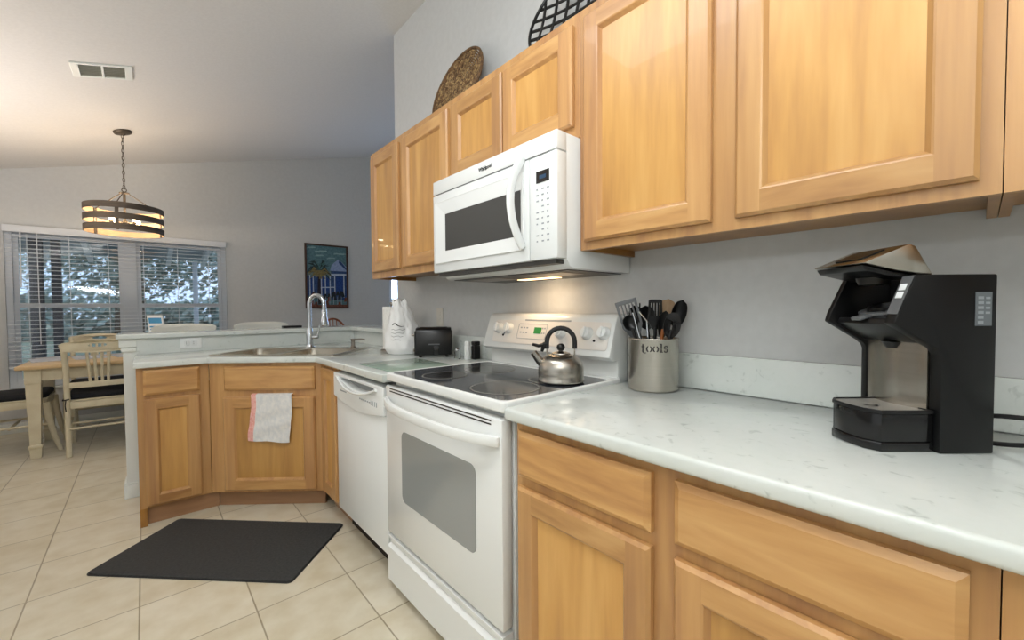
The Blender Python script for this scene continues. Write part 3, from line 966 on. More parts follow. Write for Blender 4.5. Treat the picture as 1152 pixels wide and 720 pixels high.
towel_part(.0, .118, 4).build('striped_edge', M['towel_p'], tw, ang=70, label='pink striped edge')

# ------------------------------------------------------------------ things on the left counter
b = MB().box(-.615, -.300, 1.678, 2.045, CT + .0006, CT + .006, .002)
tag(b.build('cutting_board', M['glass_board'], loc=(-.45, 1.86, CT)), 'flat green glass cutting board beside the cooktop', 'cutting board')

t = thing('toaster', 'black two-slot toaster in front of the white plastic bag', 'toaster', (-.155, 2.098, CT), math.atan2(-.54, .84))
L_, D_, H_ = .106, .068, .168
b = MB()
b.prism([(-D_, .012), (D_, .012), (D_ + .004, .04), (D_, .13), (D_ - .012, .158), (D_ - .03, H_), (-D_ + .03, H_), (-D_ + .012, .158), (-D_, .13), (-D_ - .004, .04)], 'x', -L_ + .006, L_ - .006, .006)
b.build('body', M['black'], t, local=True)
for s_ in (-1, 1):
    b = MB().box(s_ * L_ - .006 if s_ > 0 else -L_, s_ * L_ if s_ > 0 else -L_ + .006, -D_ + .004, D_ - .004, .012, .150, .002)
    b.build('end_cap', M['black_gloss'], t, local=True)
    MB().box(-L_ + .03, L_ - .03, s_ * .026 - .012, s_ * .026 + .012, H_ - .001, H_ + .0008).build('slot', M['dark_gap'], t, local=True)
for sx in (-1, 1):
    for sy in (-1, 1):
        MB().lathe([(0, 0.0004), (.009, .0004), (.010, .0125), (0, .0125)], (sx * .075, sy * .05), 12).build('foot', M['black_rubber'], t, local=True)
MB().box(-.030, .034, -D_ - .0060, -D_ - .0035, .072, .078, .001).build('nameplate', M['grey_plastic'], t, local=True)
MB().box(.002, .030, -D_ - .0065, -D_ - .003, .012, .066, .002).build('front_recess', M['black_gloss'], t, local=True)
MB().box(-L_ - .012, -L_ + .001, -.02, .01, .030, .046, .003).build('dial', M['nickel'], t, local=True)
MB().box(-L_ - .020, -L_ + .001, -.012, .006, .118, .130, .003).build('lever', M['nickel'], t, local=True)

t = thing('paper_towel_holder', 'white paper towel roll standing on its holder next to the plastic bag', 'paper towel', (-.190, 2.571, CT))
MB().lathe([(0, .0004), (.072, .0004), (.072, .008), (.06, .014), (0, .014)], (0, 0), 28).build('base', M['nickel'], t, local=True)
MB().lathe([(.020, .0145), (.056, .0145), (.057, .02), (.057, .285), (.056, .290), (.020, .290), (.020, .0145)], (0, 0), 32).build('paper_roll', M['paper'], t, local=True)
MB().lathe([(0, .014), (.006, .014), (.006, .300), (.011, .306), (.009, .318), (0, .322)], (0, 0), 14).build('post', M['nickel'], t, local=True)

t = thing('plastic_bag', 'white plastic bag with black scribbled print, standing beside the toaster', 'bag', (-.188, 2.376, CT))
def bag_r(a, z):
    h = z / .335
    base = .114 * (1 - .80 * max(0, h - .12) ** 1.15)
    n_ = noise.noise(Vector((math.cos(a) * 2.2, math.sin(a) * 2.2, h * 4))) * .012 + noise.noise(Vector((math.cos(a) * 6, math.sin(a) * 6, h * 9))) * .007
    return max(.012, base * (1 + .10 * math.cos(2 * a)) + n_)
b = MB()
nz_, na = 34, 56
vs = [(0, 0, .001)]
lean = lambda h: Vector((-.748, .663, 0)) * .040 * h
for i in range(nz_ + 1):
    z = .001 + .330 * i / nz_
    for k in range(na):
        a = 2 * PI * k / na
        r_ = bag_r(a, z) * (min(1, .86 + i * .05))
        l_ = lean(i / nz_)
        vs.append((l_.x + r_ * math.cos(a), l_.y + r_ * math.sin(a), z + (.012 * math.sin(5 * a) * i / nz_ if i > nz_ - 4 else 0)))
fs = [(0, 1 + (k + 1) % na, 1 + k) for k in range(na)]
for i in range(nz_):
    for k in range(na):
        k2 = (k + 1) % na
        fs.append((1 + i * na + k, 1 + i * na + k2, 1 + (i + 1) * na + k2, 1 + (i + 1) * na + k))
fs.append(tuple(1 + nz_ * na + k for k in range(na)))
b.raw(vs, fs)
b.build('film', M['bag'], t, local=True, ang=50)
b = MB()
vdir = math.atan2(-2.376, -1.219)
def on_bag(da, z, off=.0012):
    a = vdir + da
    l_ = lean(z / .331)
    r_ = bag_r(a, z) * min(1, .86 + z / .33 * nz_ * .05) + off
    return Vector((l_.x + r_ * math.cos(a), l_.y + r_ * math.sin(a), z))
def ink(b, pts, r): b.tube([on_bag(*q) for q in pts], r, 6)
ink(b, [(-.75, .178), (-.62, .186), (-.45, .186), (-.28, .174), (-.10, .168), (.12, .170)], [.002, .004, .004, .003, .002, .001])
for k in range(4):
    z = .150 - k * .020
    ink(b, [(-.78 + .03 * (j % 2) + j * .14, z + .004 * math.sin(j * 2.1 + k)) for j in range(8 - k)], .0010)
b.build('print', M['ink'], t, local=True)

t = thing('salt_shaker', 'white upright shaker next to the black one by the backsplash', 'shaker', (-.100, 1.842, CT))
b = MB().lathe([(0, .0004), (.0165, .0004), (.0175, .003), (.0175, .072), (0, .072)], (0, 0), 20)
b.build('body', M['white_m'], t, local=True)
MB().lathe([(0, .0722), (.0175, .0722), (.0172, .090), (.013, .097), (0, .098)], (0, 0), 20).build('cap', M['white'], t, local=True)
t = thing('pepper_shaker', 'black upright shaker between the white one and the range', 'shaker', (-.066, 1.812, CT))
MB().box(-.02, .02, -.016, .016, .0004, .074, .004).build('body', M['black'], t, local=True)
MB().box(-.02, .02, -.016, .016, .0745, .098, .005).build('cap', M['black_gloss'], t, local=True)
t = thing('glass_shaker', 'small clear glass shaker right beside the toaster', 'shaker', (-.135, 1.885, CT))
MB().lathe([(0, .0004), (.017, .0004), (.019, .004), (.017, .040), (.014, .046), (.0125, .046), (.0155, .038), (.017, .006), (0, .005)], (0, 0), 20).build('jar', M['clear'], t, local=True)
MB().lathe([(0, .0465), (.0145, .0465), (.0145, .055), (.010, .060), (0, .060)], (0, 0), 20).build('lid', M['chrome'], t, local=True)

# ------------------------------------------------------------------ kettle on the rear burner
t = thing('kettle', 'stainless whistling tea kettle with a black arched handle on the cooktop', 'kettle', (-.295, .992, .9208), 0)
t.rotation_euler = (0, 0, YAW * -1)
WM[t] = Matrix.Translation((-.295, .992, .9208)) @ Matrix.Rotation(-YAW, 4, 'Z')      # local x across the view, y away
b = MB().lathe([(0, .001), (.078, .001), (.083, .004), (.0835, .010), (.081, .014), (.0815, .03), (.081, .05), (.076, .070), (.064, .086), (.046, .096), (.030, .100), (0, .101)], (0, 0), 48)
b.build('body', M['steel'], t, local=True, ang=40)
b = MB().lathe([(0, .100), (.034, .100), (.033, .103), (.020, .107), (.008, .109), (.006, .112), (0, .112)], (0, 0), 28)
lid = b.build('lid', M['steel'], t, local=True)
MB().lathe([(0, .110), (.007, .110), (.013, .115), (.0155, .123), (.013, .131), (.007, .136), (0, .137)], (0, 0), 20).build('knob', M['black'], lid, local=True)
b = MB()
pts = [(-.050, 0, .118)]
for k in range(13):
    a = PI - PI * k / 12
    pts.append((.050 * math.cos(a), 0, .142 + .050 * math.sin(a)))
pts.append((.050, 0, .118))
b.tube(pts, .0085, 12)
b.build('handle', M['black_rubber'], t, local=True, ang=60)
for s_ in (-1, 1):
    MB().tube([(s_ * .049, 0, .090), (s_ * .050, 0, .122)], .0026, 8).build('handle_bracket', M['steel'], t, local=True)
b = MB().tube([(-.060, 0, .058), (-.078, 0, .078), (-.098, 0, .106)], [.017, .0145, .0125], 16)
b.build('spout', M['steel'], t, local=True)
b = MB()
b.tube([(-.048, 0, .138), (-.058, 0, .134), (-.064, 0, .122), (-.068, 0, .108)], [.008, .010, .008, .005], 10)
b.tube([(-.058, 0, .134), (-.080, -.002, .129), (-.102, -.003, .135)], [.008, .0065, .005], 10)
b.build('spout_lever', M['black'], t, local=True)

# ------------------------------------------------------------------ utensil crock with the word tools
KC = Vector((-.128, .727, CT))
t = thing('utensil_crock', 'round stainless crock marked tools, full of kitchen utensils', 'crock', KC)
R = .081
b = MB().lathe([(0, .001), (.076, .001), (R, .006), (R, .168), (R + .002, .171), (R + .001, .174), (R - .002, .174), (R - .004, .168), (R - .004, .012), (0, .010)], (0, 0), 56)
b.build('body', M['steel'], t, local=True, ang=40)
# stencil lettering wrapped round the wall
def arcpoly(cx, cy, ro, ri, a0, a1, sy=1.0, n=12):
    o = [(cx + ro * math.cos(math.radians(a0 + (a1 - a0) * k / n)), cy + sy * ro * math.sin(math.radians(a0 + (a1 - a0) * k / n))) for k in range(n + 1)]
    i = [(cx + ri * math.cos(math.radians(a0 + (a1 - a0) * k / n)), cy + sy * (ro - .0022) * math.sin(math.radians(a0 + (a1 - a0) * k / n))) for k in range(n + 1)]
    return o + i[::-1]
letters = []
letters += [rect(-.0375, -.0335, -.010, .015), rect(-.0405, -.0300, .0055, .0080), arcpoly(-.0295, -.0065, .0078, .0042, 180, 300)]
for cx in (-.0165, .0025):
    letters += [arcpoly(cx - .0008, 0, .0085, .0042, 105, 255, 1.15), arcpoly(cx + .0008, 0, .0085, .0042, -75, 75, 1.15)]
letters += [rect(.0165, .0205, -.010, -.001), rect(.0165, .0205, .001, .017), rect(.0140, .0190, .015, .017), rect(.0135, .0235, -.0105, -.0085)]
letters += [arcpoly(.0330, .0042, .0062, .0030, 30, 250), arcpoly(.0330, -.0048, .0062, .0030, -150, 75), rect(.0368, .0385, .0035, .0095), rect(.0275, .0292, -.0105, -.0045)]
b = MB()
va = math.atan2(CAM.y - KC.y, CAM.x - KC.x) + math.radians(4)
for poly in letters:
    # subdivide by wrapping each vertex; long thin shapes are fine at this size
    vo, vi = [], []
    for x, z in poly:
        a = va + (x * 1.06) / R
        for lst, rr in ((vo, R + .0008), (vi, R + .0001)): lst.append((rr * math.cos(a), rr * math.sin(a), .142 + z * 1.0))
    n = len(poly)
    b.raw(vo + vi, [tuple(range(n))] + [(i, (i + 1) % n, n + (i + 1) % n, n + i) for i in range(n)])
b.build('lettering', M['ink'], t, local=True, smooth=False, label='black stencil word tools')

RT = Vector((math.cos(YAW + .12), -math.sin(YAW + .12), 0))     # across the view
AW = Vector((math.sin(YAW + .12), math.cos(YAW + .12), 0))
def ut(name, label, cat, foot, top):
    """utensil standing in the crock: local z runs from foot to top (offsets across, away, height from crock centre)"""
    a = KC + RT * foot[0] + AW * foot[1] + Vector((0, 0, foot[2]))
    c = KC + RT * top[0] + AW * top[1] + Vector((0, 0, top[2]))
    z = (c - a).normalized()
    y = -AW - z * (-AW).dot(z)
    y.normalize()
    x = y.cross(z)
    o = bpy.data.objects.new(name, None)
    COL.objects.link(o)
    o.empty_display_size = .05
    m_ = Matrix(((x.x, y.x, z.x, a.x), (x.y, y.y, z.y, a.y), (x.z, y.z, z.z, a.z), (0, 0, 0, 1)))
    o.matrix_world = m_
    WM[o] = m_
    tag(o, label, cat, 'utensils in the crock')
    return o, (c - a).length
def flat_head(b, outline, holes=(), th=.003, curve=0.0):
    t_ = MB(Matrix(((1, 0, 0, 0), (0, 0, 1, 0), (0, 1, 0, 0), (0, 0, 0, 1))))
    t_.slab([outline] + list(holes), -th / 2, th / 2)
    for v in t_.bm.verts: v.co.y += curve * v.co.x ** 2 * 20
    b.merge(t_.bm)
def spoon_head(b, L, w, len_, depth, th=.0022):
    n_, m_ = 10, 14
    vs = []
    for side in (0, 1):
        for i in range(n_ + 1):
            v = i / n_
            for j in range(m_ + 1):
                u = j / m_ * 2 - 1
                half = w * math.sqrt(max(0, 1 - (2 * v - 1) ** 2)) * (1 - .15 * (1 - v)) + .0006
                d_ = depth * (1 - u * u) * (1 - (2 * v - 1) ** 2)
                vs.append((u * half, -d_ + (th if side else 0), L + v * len_))
    k = (n_ + 1) * (m_ + 1)
    fs = []
    for i in range(n_):
        for j in range(m_):
            q_ = (i * (m_ + 1) + j, i * (m_ + 1) + j + 1, (i + 1) * (m_ + 1) + j + 1, (i + 1) * (m_ + 1) + j)
            fs.append(q_)
            fs.append(tuple(k + x for x in q_[::-1]))
    for i in range(n_):
        for j in (0, m_):
            q_ = (i * (m_ + 1) + j, (i + 1) * (m_ + 1) + j, k + (i + 1) * (m_ + 1) + j, k + i * (m_ + 1) + j)
            fs.append(q_)
    for j in range(m_):
        for i in (0, n_): fs.append((i * (m_ + 1) + j, i * (m_ + 1) + j + 1, k + i * (m_ + 1) + j + 1, k + i * (m_ + 1) + j))
    b.raw(vs, fs)
# mesh flipper leaning to the far side
o, L_ = ut('grill_spatula', 'black slotted turner leaning out of the crock towards the kettle', 'spatula', (-.012, .0, .02), (-.092, .0, .300))
MB().tube([(0, 0, 0), (0, 0, L_ - .125)], .006, 8).build('handle', M['black'], o, local=True)
b = MB()
ol = [(-.014, L_ - .13), (.014, L_ - .13), (.034, L_ - .09), (.036, L_), (-.036, L_), (-.034, L_ - .09)]
flat_head(b, ol, [rect(-.027 + k * .0115, -.020 + k * .0115, L_ - .085, L_ - .014) for k in range(5)], .003)
b.M = Matrix()
b.build('blade', M['grey_plastic'], o, local=True, smooth=False)
o, L_ = ut('ladle', 'black ladle bowl hanging low at the kettle side of the crock', 'ladle', (-.01, -.03, .02), (-.082, -.035, .232))
MB().tube([(0, 0, 0), (0, 0, L_ - .03)], .0055, 8).build('handle', M['black'], o, local=True)
b = MB(); spoon_head(b, L_ - .035, .026, .055, .018); b.build('bowl', M['black'], o, local=True, ang=60)
o, L_ = ut('tongs', 'steel tongs with bent tips between the turner and the spoons', 'tongs', (-.015, -.045, .02), (-.052, -.045, .262))
for s_ in (-1, 1):
    MB().tube([(s_ * .004, 0, 0), (s_ * .010, 0, L_ * .55), (s_ * .018, 0, L_ * .86), (s_ * .010 + .012, .0, L_)], .0032, 8).build('arm', M['chrome'], o, local=True)
o, L_ = ut('pasta_fork', 'black pasta server with a hooked head behind the tongs', 'server', (-.005, .045, .02), (-.050, .056, .268))
MB().tube([(0, 0, 0), (0, 0, L_ - .05)], .0055, 8).build('handle', M['black'], o, local=True)
b = MB(); spoon_head(b, L_ - .06, .026, .075, .016)
for k in range(4): b.tube([(-.018 + k * .012, -.004, L_ - .01 + .012), (-.018 + k * .012, .012, L_ + .018)], .0025, 6)
b.build('bowl', M['black'], o, local=True, ang=60)
o, L_ = ut('serving_spoon', 'wide black serving spoon turned sideways in the middle of the crock', 'spoon', (.005, .02, .02), (-.020, .025, .272))
MB().tube([(0, 0, 0), (0, 0, L_ - .05)], .0055, 8).build('handle', M['black'], o, local=True)
b = MB(); spoon_head(b, L_ - .075, .032, .085, .015); b.build('bowl', M['black'], o, local=True, ang=60)
o, L_ = ut('slotted_turner', 'upright black slotted turner, tallest black tool in the crock', 'spatula', (.005, -.005, .02), (.006, -.005, .302))
MB().tube([(0, 0, 0), (0, 0, L_ - .095)], .006, 8).build('handle', M['black'], o, local=True)
b = MB()
flat_head(b, [(-.010, L_ - .10), (.010, L_ - .10), (.024, L_ - .07), (.022, L_ - .004), (.016, L_), (-.016, L_), (-.022, L_ - .004), (-.024, L_ - .07)], [rect(-.0155 + k * .009, -.0125 + k * .009, L_ - .055, L_ - .012) for k in range(4)], .0035)
b.build('blade', M['black'], o, local=True, smooth=False)
o, L_ = ut('wooden_spoon', 'pale wooden spoon with a round bowl rising behind the black tools', 'spoon', (.02, .045, .02), (.062, .05, .302))
MB().tube([(0, 0, 0), (0, 0, L_ - .07)], .006, 8).build('handle', M['spoonwood'], o, local=True)
b = MB(); spoon_head(b, L_ - .078, .031, .080, .010, .004); b.build('bowl', M['spoonwood'], o, local=True, ang=60)
o, L_ = ut('solid_spoon', 'black solid spoon leaning out in front of the wooden spoon', 'spoon', (.0, -.025, .02), (.036, -.020, .262))
MB().tube([(0, 0, 0), (0, 0, L_ - .06)], .0055, 8).build('handle', M['amber'], o, local=True, label='amber handle')
b = MB(); spoon_head(b, L_ - .090, .019, .092, .012); b.build('bowl', M['black'], o, local=True, ang=60)
o, L_ = ut('slotted_spoon', 'black slotted spoon with pale holes at the wall side of the crock', 'spoon', (.016, -.040, .02), (.056, -.048, .262))
MB().tube([(0, 0, 0), (0, 0, L_ - .06)], .0055, 8).build('handle', M['black'], o, local=True)
b = MB()
hl = [(.027 * math.cos(2 * PI * k / 24), L_ - .046 + .042 * math.sin(2 * PI * k / 24)) for k in range(24)]
flat_head(b, hl, [rrect(-.014 + k * .011, -.008 + k * .011, L_ - .070 + (k % 2) * .008, L_ - .040 + (k % 2) * .008, .0025, 3) for k in range(3)], .003, .4)
b.build('bowl', M['black'], o, local=True)
o, L_ = ut('deep_spoon', 'black deep-bowled spoon leaning furthest towards the coffee maker', 'spoon', (.022, .02, .02), (.100, .02, .295))
MB().tube([(0, 0, 0), (0, 0, L_ - .06)], .0055, 8).build('handle', M['black'], o, local=True)
b = MB(); spoon_head(b, L_ - .095, .026, .100, .020); b.build('bowl', M['black'], o, local=True, ang=60)

# ------------------------------------------------------------------ coffee maker (local x = back, y = far side, z = up)
CA = math.radians(-41.55)
t = thing('coffee_maker', 'black single-serve coffee maker with its steel lid raised', 'coffee maker', (-.386, .130, CT), CA)
prof = [(.113, .0005), (.213, .0005), (.213, .333), (.062, .333), (.030, .258), (.024, .243), (.090, .204), (.105, .196), (.113, .185)]
Y0, Y1 = -.015, .146
b = MB()
b.prism(prof, 'y', Y0, .008, .003)
b.build('side_shell', M['black_satin'], t, local=True, label='flat matte near side')
b = MB()
prof2 = [(.113, .0005), (.213, .0005), (.213, .333), (.085, .333), (.030, .258), (.024, .243), (.092, .200), (.102, .190), (.106, .03)]
b.prism([(.100, .0005), (.213, .0005), (.213, .333), (.056, .333), (.022, .262), (.016, .243), (.084, .202), (.096, .192), (.100, .183)], 'y', .133, Y1, .003)
b.build('side_frame', M['black_satin'], t, local=True)
b = MB()
b.box(.150, .2125, .0085, .1325, .0005, .3325, .002)
b.build('rear_housing', M['black_satin'], t, local=True)
# brew head: slanted tray with the pod holder
b = MB()
b.prism([(.040, .252), (.034, .240), (.095, .204), (.1495, .204), (.1495, .236), (.070, .246)], 'y', .0085, .1325, .002)
bh = b.build('brew_head', M['black'], t, local=True)
Mp = Matrix.Translation((.088, .070, .262)) @ Matrix.Rotation(math.radians(-14), 4, 'Y')
MB(Mp).lathe([(.030, -.012), (.036, -.012), (.038, .002), (.045, .004), (.045, .009), (.031, .009), (.030, -.012)], (0, 0), 36).build('pod_holder', M['grey_plastic'], bh, local=True)
MB(Mp).lathe([(0, -.010), (.024, -.010), (.029, .006), (.029, .016), (.024, .016), (.020, .0), (0, -.004)], (0, 0), 28).build('pod_cup', M['black'], bh, local=True)
MB(Mp).box(-.066, -.040, -.012, .012, .0, .007, .002).build('pod_tab', M['grey_plastic'], bh, local=True)
MB().lathe([(0, .188), (.010, .190), (.018, .203), (0, .2035)], (.100, .070), 20).build('nozzle', M['black'], bh, local=True)
# steel column behind the cup
b = MB()
arc = [(.1495, .0085)] + [(.110 - .006 * k / 20 - .009 * math.sin(PI * k / 20) ** 2, .0085 + .124 * k / 20) for k in range(21)] + [(.1495, .1325)]
b.prism(arc, 'z', .001, .203)
b.build('steel_column', M['steel'], t, local=True, ang=50)
# button strip on the slanted near edge
sd = (Vector((.062, 0, .333)) - Vector((.030, 0, .258))).normalized()
sn = Vector((-sd.z, 0, sd.x))
o_ = Vector((.030, 0, .258)) + sn * .0008
Fs = Matrix(((0, sd.x, sn.x, o_.x), (-1, 0, 0, 0), (0, sd.z, sn.z, o_.z), (0, 0, 0, 1)))
b = MB(Fs).box(-.0075, .0145, .002, .078, 0, .001)
st = b.build('button_strip', M['grey_plastic'], t, local=True)
for z_ in (.040, .056):
    MB(Fs).box(-.003, .010, z_ - .0065, z_ + .0065, .0011, .0026, .0005).build('button', M['white_paper'], st, local=True)
# lid raised on its hinge
b = MB()
lp = [(-.020, .357), (.067, .392), (.078, .388), (.112, .334), (.085, .334), (.045, .342)]
b.prism(lp, 'y', .002, .132, .003)
ld = b.build('lid', M['tan_metal'], t, local=True, ang=25)
b = MB()
b.prism([(-.017, .3535), (.040, .3405), (.080, .3335), (.080, .326), (.045, .330), (-.010, .343)], 'y', .008, .126, .002)
b.lathe([(0, .318), (.024, .318), (.028, .332), (0, .332)], (.055, .066), 20)
b.build('lid_lining', M['black'], ld, local=True)
ln = (Vector((.067, 0, .392)) - Vector((-.020, 0, .357))).normalized()
lm = Vector((-ln.z, 0, ln.x))
o_ = Vector((-.020, 0, .357)) + lm * .0006
Fl = Matrix(((ln.x, 0, lm.x, o_.x), (0, 1, 0, .067), (ln.z, 0, lm.z, o_.z), (0, 0, 0, 1)))
b = MB(Fl).slab([rrect(.022, .078, -.035, .035, .010)], 0, .0018)
b.build('lid_grip', M['black_gloss'], ld, local=True)
# drip tray
b = MB()
tr = [(.112, -.004), (.112, .118), (.018, .118), (.0, .098), (-.004, .060), (.0, .020), (.016, -.002)]
b.slab([tr], .0005, .018, .003)
tr2 = [(x * .97 + .002, y * .97 + .002) for x, y in tr]
b.slab([tr2], .018, .072, .002)
dt = b.build('drip_tray', M['black_gloss'], t, local=True)
b = MB()
b.slab([tr, [(x * .93 + .004, y * .93 + .004) for x, y in tr]], .072, .079, .001)
b.build('tray_rim', M['black'], dt, local=True)
MB().slab([[(x * .925 + .004, y * .925 + .004) for x, y in tr], rrect(.030, .062, .050, .060, .003), rrect(.041, .051, .040, .070, .003)], .0722, .0765).build('drip_grate', M['grate'], dt, local=True, smooth=False)
# sticker on the near side
b = MB().box(.172, .202, Y0 - .0012, Y0 - .0002, .238, .300)
sk = b.build('sticker', M['label_grey'], t, local=True)
b = MB()
for k in range(6):
    b.box(.176, .186, Y0 - .0018, Y0 - .0013, .242 + k * .009, .247 + k * .009)
    if k > 1: b.box(.190, .198, Y0 - .0018, Y0 - .0013, .242 + k * .009, .246 + k * .009)
b.build('sticker_print', M['white_grey'], sk, local=True)
cd = MB()
cd.tube(bez((.212, .03, .050), (.26, .02, .085), (.24, -.10, .05), (.30, -.28, .14), 18), .0045, 8)
cd.tube(bez((.212, .05, .012), (.28, .04, -.002), (.26, -.06, .008), (.35, -.22, .13), 18), .0045, 8)
cd.build('power_cord', M['black_rubber'], t, local=True)

# ------------------------------------------------------------------ kitchen mat, outlets
mc = [Vector((-1.632, 2.636, 0)), Vector((-.954, 1.949, 0)), Vector((-.614, 2.289, 0)), Vector((-1.303, 3.0, 0))]
mu = (mc[1] - mc[0]).normalized()
ctr = sum(mc, Vector()) / 4
ang = math.atan2(mu.y, mu.x)
t = thing('kitchen_mat', 'charcoal rectangular anti-fatigue mat on the tile before the sink', 'mat', (ctr.x, ctr.y, 0), ang)
hl, hw = .478, .242
MB().slab([rrect(-hl, hl, -hw, hw, .02)], .0006, .011, .003).build('pad', M['mat'], t, local=True)
MB().slab([rrect(-hl - .004, hl + .004, -hw - .004, hw + .004, .022), rrect(-hl + .001, hl - .001, -hw + .001, hw - .001, .02)], .0005, .005, .001).build('border', M['black_rubber'], t, local=True)

t = thing('wall_outlet', 'pale beige outlet plate on the painted wall above the toaster', 'outlet', (0, 2.275, 1.13))
F0 = frame_at((-.0004, 2.275, 1.13), (0, -1, 0), (-1, 0, 0))
MB(F0).slab([rrect(-.036, .036, -.058, .058, .005)], 0, .006, .002).build('plate', M['beige'], t)
for z_ in (-.02, .02): MB(F0).slab([rrect(-.016, .016, z_ - .014, z_ + .014, .006)], .0062, .0085, .0008).build('socket', M['beige'], t)
t = thing('bar_outlet', 'white outlet plate turned sideways on the quartz bar facing', 'outlet', (-1.18, 3.527, .966))
F0 = frame_at((-1.18, 3.527, .9645), (1, 0, 0), (0, -1, 0))
MB(F0).slab([rrect(-.058, .058, -.036, .036, .005)], 0, .006, .002).build('plate', M['white_m'], t)
for x_ in (-.02, .02):
    so = MB(F0).slab([rrect(x_ - .015, x_ + .015, -.017, .017, .006)], .0062, .0085, .0008).build('socket', M['white'], t)
    b = MB(F0)
    b.box(x_ - .006, x_ - .004, -.008, .0, .0086, .0092)
    b.box(x_ - .006, x_ - .004, .003, .010, .0086, .0092)
    b.build('socket_slot', M['ink'], so)

# ------------------------------------------------------------------ decor on top of the wall cabinets
t = thing('wicker_tray', 'round brown woven wicker tray leaning on the wall above the cabinets', 'tray', (-.09, 1.895, UZ1))
def lean_frame(y, x_bot, x_top, h):
    v = Vector((x_top - x_bot, 0, h)).normalized()
    w = Vector((-v.z, 0, v.x))
    return Matrix(((0, v.x, w.x, x_bot), (-1, 0, 0, y), (0, v.z, w.z, UZ1 + .0012), (0, 0, 0, 1)))
RW = .225
Fw = lean_frame(1.905, -.155, -.035, .42) @ Matrix.Translation((0, RW, .006))
b, b2 = MB(Fw), MB(Fw)
nr, wob = 17, .0045
for k in range(nr):
    r_ = .012 + (RW - .020) * k / (nr - 1)
    ns = max(16, int(r_ * 360))
    for mb, ph in ((b, 0), (b2, PI)):
        pts = [((r_) * math.cos(2 * PI * i / ns), r_ * math.sin(2 * PI * i / ns), wob * math.sin(i * PI / 1.5 + ph + k * 1.7 + 2.4 * math.sin(i * .73 + k * k)) + .012 * (r_ / RW) ** 4) for i in range(ns)]
        mb.tube(pts, .0045, 5, closed=True)
for k in range(26):
    a = 2 * PI * k / 26
    b2.tube([(.01 * math.cos(a), .01 * math.sin(a), 0), ((RW - .01) * math.cos(a), (RW - .01) * math.sin(a), .010)], .003, 5)
b.build('coil_weave', M['wicker1'], t, ang=60)
b2.build('cross_weave', M['wicker2'], t, ang=60)
MB(Fw).tube([((RW - .006) * math.cos(2 * PI * i / 64), (RW - .006) * math.sin(2 * PI * i / 64), .014) for i in range(64)], .007, 8, closed=True).build('rim', M['wicker1'], t, ang=60)

t = thing('lattice_basket', 'black open lattice basket propped on the wall above the cabinets', 'basket', (-.09, 1.05, UZ1))
Rx, Ry = .275, .215
Fb = lean_frame(1.035, -.165, -.04, .42) @ Matrix.Translation((0, Ry + .001, .008))
b = MB(Fb)
dish = lambda x, y: .045 * ((x / Rx) ** 2 + (y / Ry) ** 2) - .03
for fam in (0, 1):
    for k in range(-5, 6):
        c_ = k * (.056 if fam == 0 else .047)
        lim = Rx if fam == 0 else Ry
        if abs(c_) >= lim * .98: continue
        half = (Ry if fam == 0 else Rx) * math.sqrt(1 - (c_ / lim) ** 2)
        pts = []
        for i in range(13):
            s_ = -half + 2 * half * i / 12
            x, y = (c_, s_) if fam == 0 else (s_, c_)
            pts.append((x + (.18 * y if fam == 0 else 0) * .3, y, dish(x, y)))
        b.tube(pts, .0032, 6, flat=.0085)
b.build('lattice', M['black'], t, ang=60)
MB(Fb).tube([(Rx * math.cos(2 * PI * i / 72), Ry * math.sin(2 * PI * i / 72), .016) for i in range(72)], .007, 8, closed=True).build('rim', M['black'], t, ang=60)

# ------------------------------------------------------------------ dining room: pendant, vent, picture, blind
LX, LY = -1.520, 5.075
LC = ceil_z(LX)
t = thing('pendant_lamp', 'round drum pendant of three dark wood bands hanging above the dining table', 'lamp', (LX, LY, 1.90))
tilt = math.atan(CSL)
b = MB(Matrix.Translation((LX, LY, LC - .001)) @ Matrix.Rotation(-tilt, 4, 'Y'))
b.lathe([(0, -.001), (.064, -.001), (.066, -.008), (.060, -.020), (.018, -.026), (.012, -.036), (0, -.036)], (0, 0), 32)
b.build('canopy', M['bronze'], t)
b = MB()
z0, z1 = 2.2700, LC - .030
nl = 15
for k in range(nl):
    zc = z0 + (z1 - z0) * (k + .5) / nl
    a = PI / 2 * (k % 2) + .4
    hh = (z1 - z0) / nl * .62
    pts = []
    for i in range(14):
        q_ = 2 * PI * i / 14
        pts.append((LX + math.cos(a) * .009 * math.cos(q_), LY + math.sin(a) * .009 * math.cos(q_), zc + hh * math.sin(q_)))
    b.tube(pts, .0024, 6, closed=True)
b.tube([(LX + .003, LY, z1), (LX - .004, LY + .003, (z0 + z1) / 2), (LX + .003, LY, z0)], .0018, 6)
b.build('chain', M['bronze'], t, ang=60)
b = MB()
b.tube([(LX + .016 * math.cos(2 * PI * k / 20), LY, 2.2600 + .016 * math.sin(2 * PI * k / 20)) for k in range(20)], .0036, 8, closed=True)
b.lathe([(0, 2.2420), (.010, 2.2420), (.036, 2.2360), (.036, 2.2300), (.010, 2.2240), (.009, 1.9900), (.020, 1.9820), (.020, 1.9700), (0, 1.9680)], (LX, LY), 24)
b.build('hub', M['bronze'], t)
RB = .268
for k in range(3):
    a = 2 * PI * k / 3 + .35
    ca, sa = math.cos(a), math.sin(a)
    MB().tube([(LX + .030 * ca, LY + .030 * sa, 2.2320), (LX + (RB - .006) * ca, LY + (RB - .006) * sa, 2.0950)], .0042, 8).build('rod', M['bronze'], t)
    Mr = Matrix.Translation((LX, LY, 0)) @ Matrix.Rotation(a, 4, 'Z')
    MB(Mr).box(RB - .0125, RB - .0075, -.013, .013, 1.8760, 2.1040, .001).build('upright', M['bronze'], t)
